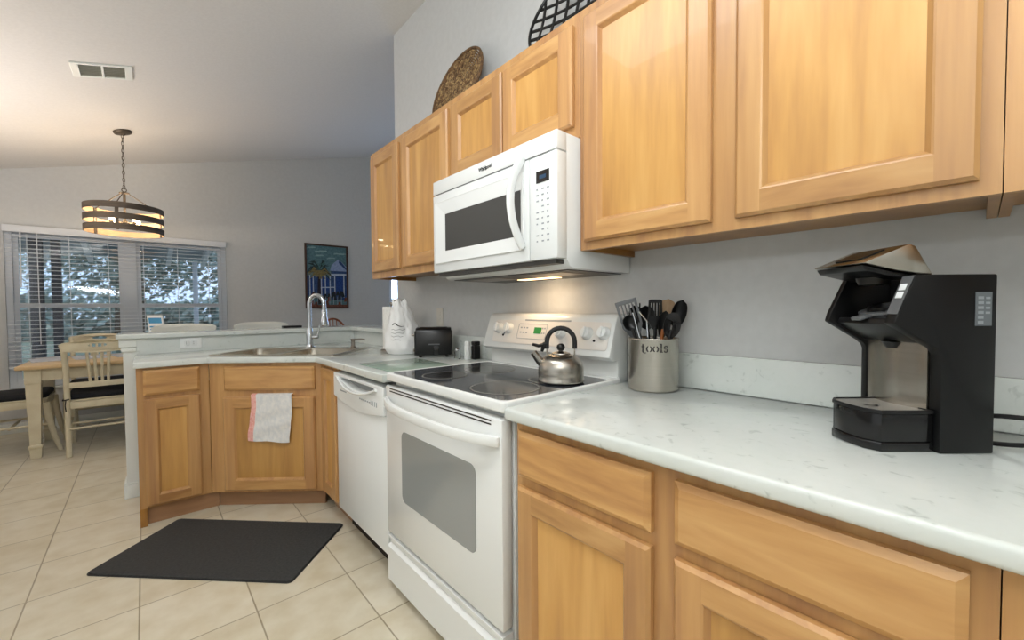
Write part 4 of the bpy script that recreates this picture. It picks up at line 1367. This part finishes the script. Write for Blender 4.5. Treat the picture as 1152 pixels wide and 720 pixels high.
for k in range(3):
    zb = 1.8750 + .0895 * k
    sg = 64
    MB().lathe([(RB - .0065, zb), (RB, zb), (RB, zb + .052), (RB - .0065, zb + .052)], (LX, LY), sg)
    bb = MB().lathe([(RB - .003, zb), (RB, zb + .001), (RB, zb + .051), (RB - .003, zb + .052)], (LX, LY), sg)
    bo = bb.build('wood_band', M['band'], t)
    MB().lathe([(RB - .0032, zb), (RB - .0065, zb + .001), (RB - .0065, zb + .051), (RB - .0032, zb + .052)], (LX, LY), sg).build('band_lining', M['band_in'], bo)
for k in range(4):
    a = 2 * PI * k / 4 + .62
    bx, by = LX + .105 * math.cos(a), LY + .115 * math.sin(a)
    b = MB()
    b.tube(bez((LX + .015 * math.cos(a), LY + .015 * math.sin(a), 1.9800), (LX + .05 * math.cos(a), LY + .05 * math.sin(a), 1.9300), (bx, by, 1.9000), (bx, by, 1.9380), 10), .005, 8)
    b.lathe([(0, 1.9300), (.014, 1.9300), (.014, 1.9700), (0, 1.9700)], (bx, by), 14)
    ar = b.build('lamp_arm', M['bronze'], t)
    MB().lathe([(0, 1.9705), (.012, 1.9705), (.015, 1.9850), (.016, 2.0000), (.011, 2.0200), (.003, 2.0360), (0, 2.0370)], (bx, by), 16).build('bulb', M['bulb'], ar)
    l = bpy.data.lights.new('pendant_bulb_light', 'POINT')
    l.energy, l.color, l.shadow_soft_size = 3.4, (1.0, .78, .55), .03
    lo = bpy.data.objects.new('pendant_bulb_light', l)
    COL.objects.link(lo)
    lo.location = (bx + .03 * math.cos(a), by + .03 * math.sin(a), 2.0250)

Mc = Matrix.Translation((-1.578, 3.848, ceil_z(-1.578) - .0008)) @ Matrix.Rotation(-tilt, 4, 'Y')
t = thing('ceiling_vent', 'white rectangular air vent set in the sloped ceiling', 'vent', (-1.578, 3.848, ceil_z(-1.578)))
MB(Mc).slab([rect(-.150, .150, -.103, .103), rect(-.112, -.006, -.085, .085), rect(.006, .112, -.085, .085)], -.010, 0, .002).build('frame', M['trim'], t, smooth=False)
b = MB(Mc)
for k in range(8):
    y_ = -.078 + k * .0222
    for x0, x1 in ((-.113, -.005), (.005, .113)):
        b.raw([(x0, y_ - .012, -.008), (x1, y_ - .012, -.008), (x1, y_ + .008, -.002), (x0, y_ + .008, -.002), (x0, y_ - .012, -.0068), (x1, y_ - .012, -.0068), (x1, y_ + .008, -.0008), (x0, y_ + .008, -.0008)],
              [(0, 1, 2, 3), (4, 7, 6, 5), (0, 4, 5, 1), (2, 6, 7, 3), (1, 5, 6, 2), (0, 3, 7, 4)])
b.build('louvre', mat('vent_grey_green', srgb(176, 178, 164), .6), t, smooth=False)

# framed painting of a blue house behind a palm
px0, px1, pz0, pz1 = .262, .848, 1.198, 2.105
t = thing('framed_painting', 'framed painting of a palm and blue porch house on the far wall', 'picture', ((px0 + px1) / 2, YB - .02, pz0))
Ff = Matrix(((1, 0, 0, 0), (0, 0, -1, YB - .0008), (0, 1, 0, 0), (0, 0, 0, 1)))
MB(Ff).slab([rect(px0, px1, pz0, pz1), rect(px0 + .022, px1 - .022, pz0 + .022, pz1 - .022)], 0, .030, .002).build('frame', mat('dark_walnut_frame', srgb(72, 50, 38), .5), t, smooth=False)
cols = [('sky', (92, 128, 138)), ('cloud', (140, 172, 176)), ('frond', (44, 66, 70)), ('ochre', (138, 124, 84)), ('trunk', (40, 34, 50)), ('wall', (52, 82, 132)), ('gable', (150, 170, 210)),
        ('white', (190, 205, 225)), ('pane', (26, 70, 140)), ('bush', (36, 48, 56)), ('rust', (120, 72, 58)), ('green', (70, 110, 98))]
pm = [noisy('paint_' + n_, srgb(*c_), srgb(*[max(0, v - 24) for v in c_]), (40, 1, 40), .6) for n_, c_ in cols]
ix = {n_: i for i, (n_, c_) in enumerate(cols)}
b = MB(Ff)
U = lambda u, v: (px0 + .022 + u * (px1 - px0 - .044), pz0 + .022 + v * (pz1 - pz0 - .044))
lay = [0.010]
def shape(kind, pts):
    lay[0] += .00006
    b.raw([U(*p_) + (lay[0],) for p_ in pts], [tuple(range(len(pts)))], ix[kind])
shape('sky', [(0, 0), (1, 0), (1, 1), (0, 1)])
rs = random.Random(3)
for k in range(7): 
    u, v = rs.uniform(0, .8), rs.uniform(.78, .98)
    shape('cloud', [(u, v), (u + .22, v + .01), (u + .20, v + .03), (u + .03, v + .025)])
shape('wall', [(0, .18), (.62, .18), (.62, .50), (0, .50)])
shape('wall', [(.60, .12), (1, .12), (1, .62), (.60, .62)])
shape('gable', [(.58, .60), (1, .60), (1, .68), (.80, .80), (.62, .70)])
shape('wall', [(.80, .74), (1, .62), (1, .66), (.82, .79)])
shape('white', [(.60, .52), (1, .53), (1, .56), (.60, .55)])
for u in (.06, .14, .34, .44, .56, .68, .92): shape('white', [(u, .16), (u + .025, .16), (u + .025, .52), (u, .52)])
for u0, u1, v0, v1 in ((.37, .43, .26, .48), (.47, .55, .26, .48), (.72, .90, .26, .50), (.085, .135, .26, .48)): shape('pane', [(u0, v0), (u1, v0), (u1, v1), (u0, v1)])
shape('white', [(.30, .31), (.70, .32), (.70, .335), (.30, .325)])
shape('trunk', [(.24, .05), (.34, .05), (.33, .55), (.27, .55)])
for k in range(34):
    a, r_ = rs.uniform(-.5, PI + .5), rs.uniform(.16, .40)
    cx, cy = .31 + rs.uniform(-.04, .04), .56 + rs.uniform(-.02, .05)
    ex, ey = cx + r_ * math.cos(a) * 1.05, cy + r_ * math.sin(a) * .62 - .05
    mx_, my_ = (cx + ex) / 2, (cy + ey) / 2 + .06
    w_ = rs.uniform(.012, .028)
    shape('frond' if rs.random() < .55 else ('ochre' if ey < .62 else 'green'), [(max(0, min(1, x_)), max(0, min(1, y_))) for x_, y_ in ((cx, cy), (mx_, my_ - w_), (ex, ey), (mx_, my_ + w_))])
for k in range(26):
    a = rs.uniform(PI * 1.02, PI * 1.98)
    r_ = rs.uniform(.10, .26)
    cx, cy = .33, .60
    ex, ey = cx + r_ * math.cos(a) * 1.3, cy + r_ * math.sin(a) * .62
    shape('ochre', [(max(0, cx - .02), cy), (max(0, ex - .015), ey), (max(0, ex + .015), ey), (cx + .02, cy)])
for k in range(30):
    u, v = rs.uniform(0, .95), rs.uniform(.0, .20)
    shape('bush' if rs.random() < .7 else 'rust', [(u, v), (min(1, u + .09), v + .01), (min(1, u + .07), v + .08), (u + .02, v + .07)])
for k in range(9): shape('white', [(.05 + k * .1, .04), (.058 + k * .1, .04), (.058 + k * .1, .17), (.05 + k * .1, .17)])
shape('rust', [(0, 0), (1, 0), (1, .035), (0, .03)])
b.build('painted_canvas', pm, t, smooth=False)

# two-inch slatted blind over the whole dining window
t = thing('window_blind', 'wide white slatted blind covering the dining window', 'blind', ((WX0 + WX1) / 2, YB - .04, WZ1))
MB().box(WX0 + .002, WX1 - .002, YB - .066, YB - .002, WZ1 - .055, WZ1 + .012, .004).build('headrail', M['blind'], t)
b = MB()
nsl = 31
for k in range(nsl):
    z = WZ1 - .085 - k * .0412
    Ms = Matrix.Translation((0, YB - .038, z)) @ Matrix.Rotation(math.radians(1), 4, 'X')
    b.M = Ms
    b.box(WX0 + .012, WX1 - .012, -.024, .024, -.0018, .0018)
zb = WZ1 - .085 - nsl * .0412
b.build('slats', M['blind'], t, smooth=False)
MB().box(WX0 + .012, WX1 - .012, YB - .062, YB - .014, zb - .010, zb + .010, .003).build('bottom_rail', M['blind'], t)
for x in (-2.250, -1.968, -1.684, -1.405, -1.112, -.825):
    MB().tube([(x, YB - .064, zb), (x, YB - .064, WZ1 - .06)], .0026, 6).build('ladder_cord', M['blind'], t)
MB().tube([(-2.292, YB - .078, 1.42), (-2.288, YB - .078, WZ1 - .05)], .005, 8).build('tilt_wand', M['blind'], t)
MB().tube([(-2.180, YB - .078, .86), (-2.182, YB - .078, WZ1 - .05)], .0035, 8).build('lift_cord', M['blind'], t)

# ------------------------------------------------------------------ dining table and chairs
TX0, TX1, TY0, TY1, TZ = -2.178, -.70, 4.955, 5.77, .752
t = thing('dining_table', 'cream dining table with a blond wood top and square tapered legs', 'table', ((TX0 + TX1) / 2, (TY0 + TY1) / 2, 0))
MB().box(TX0, TX1, TY0, TY1, TZ - .030, TZ, .008).build('tabletop', M['tabletop'], t)
b = MB().slab([rect(TX0 + .06, TX1 - .06, TY0 + .055, TY1 - .055), rect(TX0 + .08, TX1 - .08, TY0 + .075, TY1 - .075)], TZ - .125, TZ - .031)
b.build('apron', M['cream'], t, smooth=False)
for x in (TX0 + .088, TX1 - .088):
    for y in (TY0 + .085, TY1 - .085):
        b = MB()
        h = .042
        def ringz(hh, z): return [(x - hh, y - hh, z), (x + hh, y - hh, z), (x + hh, y + hh, z), (x - hh, y + hh, z)]
        lv = [(.030, .0005), (.034, .08), (.040, .09), (.040, .105), (.030, .115), (h, .60), (h + .003, .612), (h + .003, TZ - .0305)]
        vs = [v for hh, z in lv for v in ringz(hh, z)]
        fs = [(0, 3, 2, 1), tuple(len(vs) - 4 + i for i in range(4))]
        for i in range(len(lv) - 1):
            for k in range(4): fs.append((4 * i + k, 4 * i + (k + 1) % 4, 4 * i + 4 + (k + 1) % 4, 4 * i + 4 + k))
        b.raw(vs, fs)
        b.build('leg', M['cream'], t, smooth=False)

def dining_chair(label, loc, rot, pads=True):
    """local: back plane at y=0, seat towards +y, x across"""
    t = thing('dining_chair', label, 'chair', loc, rot, 'dining chairs')
    hw = .198
    for s_ in (-1, 1):
        b = MB()
        path = [(s_ * .185, -.045, .0005), (s_ * .188, -.012, .22), (s_ * .190, .0, .45), (s_ * .190, -.012, .70), (s_ * .196, -.040, .86), (s_ * .206, -.052, .915)]
        pts = []
        for i in range(len(path) - 1):
            for k in range(4):
                pts.append(Vector(path[i]).lerp(Vector(path[i + 1]), k / 4))
        pts.append(Vector(path[-1]))
        b.tube(pts, .0175, 8, flat=.019)
        b.build('rear_leg', M['cream'], t, local=True, ang=50)
        b = MB()
        path = [(s_ * .205, .50, .0005), (s_ * .205, .462, .14), (s_ * .203, .435, .30), (s_ * .200, .425, .42)]
        pts = []
        for i in range(len(path) - 1):
            for k in range(4): pts.append(Vector(path[i]).lerp(Vector(path[i + 1]), k / 4))
        pts.append(Vector(path[-1]))
        b.tube(pts, [.016 + .008 * i / (len(pts) - 1) for i in range(len(pts))], 8)
        b.build('front_leg', M['cream'], t, local=True, ang=50)
        MB().box(s_ * .200 - .010, s_ * .200 + .010, .018, .41, .385, .440, .002).build('side_rail', M['cream'], t, local=True)
        MB().tube([(s_ * .189, -.005, .235), (s_ * .203, .440, .235)], .010, 8).build('stretcher', M['cream'], t, local=True)
    MB().box(-.185, .185, .40, .425, .385, .440, .002).build('front_rail', M['cream'], t, local=True)
    MB().box(-.175, .175, -.008, .014, .385, .440, .002).build('back_rail', M['cream'], t, local=True)
    MB().tube([(-.188, .215, .225), (.188, .215, .225)], .010, 8).build('stretcher', M['cream'], t, local=True)
    MB().tube([(-.180, -.02, .225), (.180, -.02, .225)], .009, 8).build('stretcher', M['cream'], t, local=True)
    b = MB().slab([rrect(-.205, .205, .015, .435, .02)], .441, .455, .003)
    b.build('seat', M['cream'], t, local=True)
    # crest rail with an oval hand hole, arched top
    up = [(-.222 + .444 * k / 24, .925 + .026 * math.sin(PI * k / 24) - (.012 if k in (0, 24) else 0)) for k in range(25)]
    lo = [(-.196 + .392 * k / 24, 0.856 - .012 * math.sin(PI * k / 24)) for k in range(25)]
    hole = [(.055 * math.cos(2 * PI * k / 24), .905 + .015 * math.sin(2 * PI * k / 24)) for k in range(24)]
    cb = MB(Matrix(((1, 0, 0, 0), (0, 0, 1, -.052), (0, 1, 0, 0), (0, 0, 0, 1))))
    cb.slab([lo + up[::-1], hole], -.011, .011, .002)
    for v in cb.bm.verts: v.co.y -= .022 * (1 - (v.co.x / .22) ** 2)
    cb.build('crest_rail', M['cream'], t, local=True, ang=50)
    MB().box(-.178, .178, -.018, .004, .555, .600, .002).build('lower_rail', M['cream'], t, local=True)
    for k in range(4):
        x = -.060 + .040 * k
        MB().tube([(x * .9, -.008, .598), (x, -.040, .74), (x * 1.1, -.064, .850)], .0055, 8, flat=.010).build('slat', M['cream'], t, local=True)
    b = MB().slab([rrect(-.200, .200, .022, .432, .05)], .4555, .505, .018)
    cu = b.build('cushion', M['cushion'], t, local=True, ang=60)
    for s_ in (-1, 1):
        b = MB()
        b.tube([(s_ * .165, .03, .470), (s_ * .185, -.025, .468), (s_ * .215, -.01, .462), (s_ * .212, .02, .470)], .005, 6)
        b.tube([(s_ * .195, -.028, .468), (s_ * .200, -.036, .42), (s_ * .196, -.034, .375)], .004, 6)
        b.build('tie', M['cushion'], cu, local=True)
    return t
ch = dining_chair('cream slat-back chair with black cushion, its back towards the kitchen', (-1.706, 4.905, 0), 0)
dup(ch, (-1.770, 6.045, 0), PI, 'cream slat-back chair on the window side of the table', 'dining chairs')
dup(ch, (-2.470, 5.400, 0), -PI / 2, 'black-cushioned chair at the table end, cut off by the frame', 'dining chairs')

for k, (x, lab) in enumerate(((-2.06, 'woven grey placemat nearest the end of the table'), (-1.80, 'woven grey placemat in front of the slat-back chair'), (-1.53, 'woven grey placemat furthest along the table'))):
    o = MB(Matrix.Translation((x, 5.50, TZ + .0008)) @ Matrix.Rotation(.18, 4, 'Z')).slab([rrect(-.11, .11, -.19, .19, .01)], 0, .003).build('placemat', M['place'], loc=(x, 5.5, TZ))
    tag(o, lab, 'placemat', 'placemats on the dining table')
# tall folded card standing on the table
t = thing('table_card', 'blue and white printed card standing tall on the dining table', 'card', (-1.31, 5.30, TZ))
Mt = Matrix.Translation((-1.31, 5.30, TZ + .0008)) @ Matrix.Rotation(-.35, 4, 'Z')
for nm, y0, lean_ in (('front_leaf', -.07, 1), ('rear_leaf', .07, -1)):
    b = MB(Mt)
    V = [(-.03, y0, 0), (.09, y0, 0), (.03, .0 + .001 * -lean_, .385), (-.09, .0 + .001 * -lean_, .385)]
    W_ = [(x, y - .002 * lean_, z) for x, y, z in V]
    b.raw(V + W_, [(0, 1, 2, 3), (7, 6, 5, 4), (0, 4, 5, 1), (1, 5, 6, 2), (2, 6, 7, 3), (3, 7, 4, 0)])
    lf = b.build(nm, M['white_paper'], t, smooth=False)
    if lean_ == 1:
        P = lambda u, v: (Vector(V[0]).lerp(Vector(V[1]), u)).lerp(Vector(V[3]).lerp(Vector(V[2]), u), v) + Vector((0, -.0028, 0))
        b = MB(Mt)
        for v0, v1, u0, u1 in ((.80, .94, .08, .92), (.70, .735, .1, .9), (.64, .66, .1, .9)):
            b.raw([P(u0, v0), P(u1, v0), P(u1, v1), P(u0, v1)], [(0, 1, 2, 3)])
        b.build('print', M['blue_paper'], lf, smooth=False)

# bar stools on the dining side of the ledge
def bar_stool(label, x, w):
    t = thing('bar_stool', label, 'stool', (x, 3.98, 0), 0, 'stools at the breakfast bar')
    for sx in (-1, 1):
        for sy in (-1, 1):
            MB().tube([(sx * .19, sy * .17, .0005), (sx * .155, sy * .135, .64)], [.014, .018], 10).build('leg', M['stool'], t, local=True)
        MB().tube([(sx * .178, -.158, .22), (sx * .178, .158, .22)], .010, 8).build('stretcher', M['stool'], t, local=True)
    MB().tube([(-.183, -.163, .16), (.183, -.163, .16)], .010, 8).build('stretcher', M['stool'], t, local=True)
    MB().slab([rrect(-.19, .19, -.18, .17, .06)], .641, .675, .010).build('seat', M['stool'], t, local=True)
    up = [(-w + 2 * w * k / 24, 1.076 - .020 * abs(k / 12 - 1) ** 6 + .006 * math.sin(PI * k / 24)) for k in range(25)]
    lo = [(-w * .9 + 1.8 * w * k / 24, .82) for k in range(25)]
    cb = MB(Matrix(((1, 0, 0, 0), (0, 0, 1, .165), (0, 1, 0, 0), (0, 0, 0, 1))))
    cb.slab([lo + up[::-1]], -.012, .012, .005)
    for v in cb.bm.verts: v.co.y -= .05 * (v.co.x / w) ** 2
    cb.build('backrest', M['stool'], t, local=True, ang=50)
    for sx in (-1, 1): MB().tube([(sx * .15, .150, .66), (sx * .155, .150, .84)], .012, 8).build('back_post', M['stool'], t, local=True)
bar_stool('white curved-back bar stool behind the outlet end of the ledge', -1.176, .200)
bar_stool('white curved-back bar stool between the other stool and the faucet', -.658, .203)
o = MB().box(-.575, -.44, 3.70, 3.78, LEDGE + .0006, LEDGE + .016, .003).build('tray', M['black_satin'], loc=(-.5, 3.74, LEDGE))
tag(o, 'thin flat black tray lying on the bar ledge near the faucet', 'tray')

# russet spindle chair by the far wall
t = thing('spindle_chair', 'russet wooden chair with an arched spindle back beyond the bar', 'chair', (.366, 5.20, 0))
MB().slab([rrect(-.21, .21, -.20, .20, .09)], .43, .46, .008).build('seat', M['rust_wood'], t, local=True)
for sx in (-1, 1):
    for sy in (-1, 1):
        MB().tube([(sx * .21, sy * .20, .0005), (sx * .15, sy * .14, .431)], [.013, .019], 10).build('leg', M['rust_wood'], t, local=True)
bow = [(-.17, .15, .455)] + [(-.17 * math.cos(PI * k / 20), .16 + .05 * math.sin(PI * k / 20), .80 + .265 * math.sin(PI * k / 20)) for k in range(21)] + [(.17, .15, .455)]
MB().tube(bow, .012, 10).build('back_bow', M['rust_wood'], t, local=True, ang=60)
for k in range(7):
    x = -.126 + .042 * k
    MB().tube([(x * .85, .155, .459), (x, .16 + .045 * math.sqrt(1 - (x / .17) ** 2), .80 + .26 * math.sqrt(1 - (x / .17) ** 2))], .006, 8).build('spindle', M['rust_wood'], t, local=True)

# ------------------------------------------------------------------ outside the dining window
struct(MB().box(-40, 40, YB + .145, 90, -.20, -.12).build('ground', noisy('lawn_grey_green', srgb(112, 122, 96), srgb(142, 146, 126), (1.2, 1.2, 1.2), .9)))
struct(MB().box(-4.5, 1.4, YB + .145, 9.6, -.119, -.04).build('patio_floor', noisy('patio_concrete', srgb(120, 122, 124), srgb(104, 106, 110), (3, 3, 3), .8)))
t = thing('patio_roof', 'sloped slatted patio roof outside the dining window', 'roof', (-1.8, 8, 2.5))
rz = lambda y: 2.62 - .165 * (y - YB)
b = MB().prism([(YB + .15, rz(YB + .15) + .06), (9.7, rz(9.7) + .06), (9.7, rz(9.7) + .09), (YB + .15, rz(YB + .15) + .09)], 'x', -4.6, -.55)
b.build('roof_panel', mat('roof_panel_grey', srgb(150, 160, 168), .6), t)
for k in range(9):
    x = -4.5 + k * .49
    MB().prism([(YB + .15, rz(YB + .15) - .06), (9.7, rz(9.7) - .06), (9.7, rz(9.7) + .058), (YB + .15, rz(YB + .15) + .058)], 'x', x - .03, x + .03).build('beam', mat('beam_white', srgb(206, 212, 216), .5) if k == 0 else bpy.data.materials['beam_white'], t)
for k, (x, y, w_, lab) in enumerate(((-2.47, 8.3, .06, 'dark patio post furthest from the tree trunks'), (-2.29, 8.3, .045, 'dark patio post nearer to the tree trunks'), (-.72, 9.3, .035, 'slim pale screen post at the patio corner'))):
    o = MB().box(x - w_, x + w_, y - w_, y + w_, -.0395, rz(y) - .062, .004).build('patio_post', mat('post_dark', srgb(46, 50, 56), .7) if k == 0 else (bpy.data.materials['post_dark'] if k == 1 else bpy.data.materials['beam_white']), loc=(x, y, -.04))
    tag(o, lab, 'post')
LEAF = [noisy('foliage_dark', srgb(84, 102, 96), srgb(112, 130, 120), (3, 3, 3), .8), noisy('foliage_mid', srgb(130, 148, 142), srgb(160, 174, 166), (3, 3, 3), .8)]
BARK = noisy('bark_brown', srgb(84, 72, 62), srgb(60, 52, 46), (6, 6, 2), .9)
def tree(label, x, y, h, cr, ch_, n, seed, lm):
    r_ = random.Random(seed)
    t = thing('tree', label, 'tree', (x, y, -.12), 0, 'trees beyond the patio')
    MB().tube([(0, 0, .0005), (.05, .02, h * .45), (.0, .05, h * .8)], [.13, .10, .05], 10).build('trunk', BARK, t, local=True)
    b = MB()
    for k in range(n):
        d = Vector((r_.gauss(0, 1), r_.gauss(0, 1), r_.gauss(0, 1))).normalized() * r_.random() ** .4
        c_ = Vector((d.x * cr, d.y * cr, h * .72 + d.z * ch_))
        s_ = r_.uniform(.05, .12)
        ax = Vector((r_.gauss(0, 1), r_.gauss(0, 1), r_.gauss(0, 1))).normalized()
        e1 = ax.orthogonal().normalized() * s_
        e2 = ax.cross(e1).normalized() * s_ * .55
        b.raw([c_ - e1, c_ + e2, c_ + e1, c_ - e2], [(0, 1, 2, 3)])
    b.build('foliage', LEAF[lm], t, local=True, smooth=False)
tree('dark leafy tree seen through the middle of the window', -1.55, 13.5, 4.2, 1.5, 1.5, 2300, 1, 0)
tree('tall leafy tree above the patio roof edge', -3.6, 17.0, 5.5, 2.0, 2.1, 1700, 2, 1)
tree('leafy tree seen through the wall side of the window', .5, 15.5, 4.8, 1.6, 2.0, 2600, 3, 1)
tree('far leafy tree at the edge of the lawn', 2.6, 20, 5.2, 2.2, 2.4, 1500, 4, 0)
tree('wide pale tree beyond the lawn behind the dark tree', -2.2, 22, 4.2, 3.2, 1.9, 2600, 7, 1)
tree('broad tree beyond the lawn behind the patio posts', -8.6, 20, 4.6, 3.0, 2.2, 2200, 8, 0)
def shrub(label, x, y, r0, h, seed):
    r_ = random.Random(seed)
    b = MB(Matrix.Translation((x, y, -.12)))
    for k in range(500):
        d = Vector((r_.gauss(0, 1), r_.gauss(0, 1), abs(r_.gauss(0, 1)))).normalized() * r_.random() ** .33
        c_ = Vector((d.x * r0, d.y * r0, .03 + d.z * h))
        s_ = r_.uniform(.05, .10)
        ax = Vector((r_.gauss(0, 1), r_.gauss(0, 1), r_.gauss(0, 1))).normalized()
        e1 = ax.orthogonal().normalized() * s_
        e2 = ax.cross(e1).normalized() * s_ * .6
        b.raw([c_ - e1, c_ + e2, c_ + e1, c_ - e2], [(0, 1, 2, 3)])
    tag(b.build('shrub', LEAF[seed % 2], loc=(x, y, -.12), smooth=False), label, 'shrub')
shrub('low shrub on the lawn under the dark tree', -1.2, 12.0, .9, .9, 5)
shrub('low shrub on the lawn by the screen post', .9, 12.9, .9, .8, 6)

def hedge(label, x0, x1, y0, y1, h, n, seed):
    r_ = random.Random(seed)
    b = MB()
    for k in range(n):
        u, v = r_.random(), r_.random()
        zz = h * v * (.86 + .14 * math.sin(u * 23 + seed))
        c_ = Vector((x0 + (x1 - x0) * u, r_.uniform(y0, y1), -.11 + zz))
        s_ = r_.uniform(.14, .30)
        ax = Vector((r_.gauss(0, 1), r_.gauss(0, 1), r_.gauss(0, 1))).normalized()
        e1 = ax.orthogonal().normalized() * s_
        e2 = ax.cross(e1).normalized() * s_ * .6
        b.raw([c_ - e1, c_ + e2, c_ + e1, c_ - e2], [(0, 1, 2, 3)])
    tag(b.build('hedge', LEAF[seed % 2], loc=((x0 + x1) / 2, (y0 + y1) / 2, -.12), smooth=False), label, 'hedge')
hedge('long dark hedge closing the lawn at its far end', -16, 9, 27, 29, 2.3, 5600, 3)
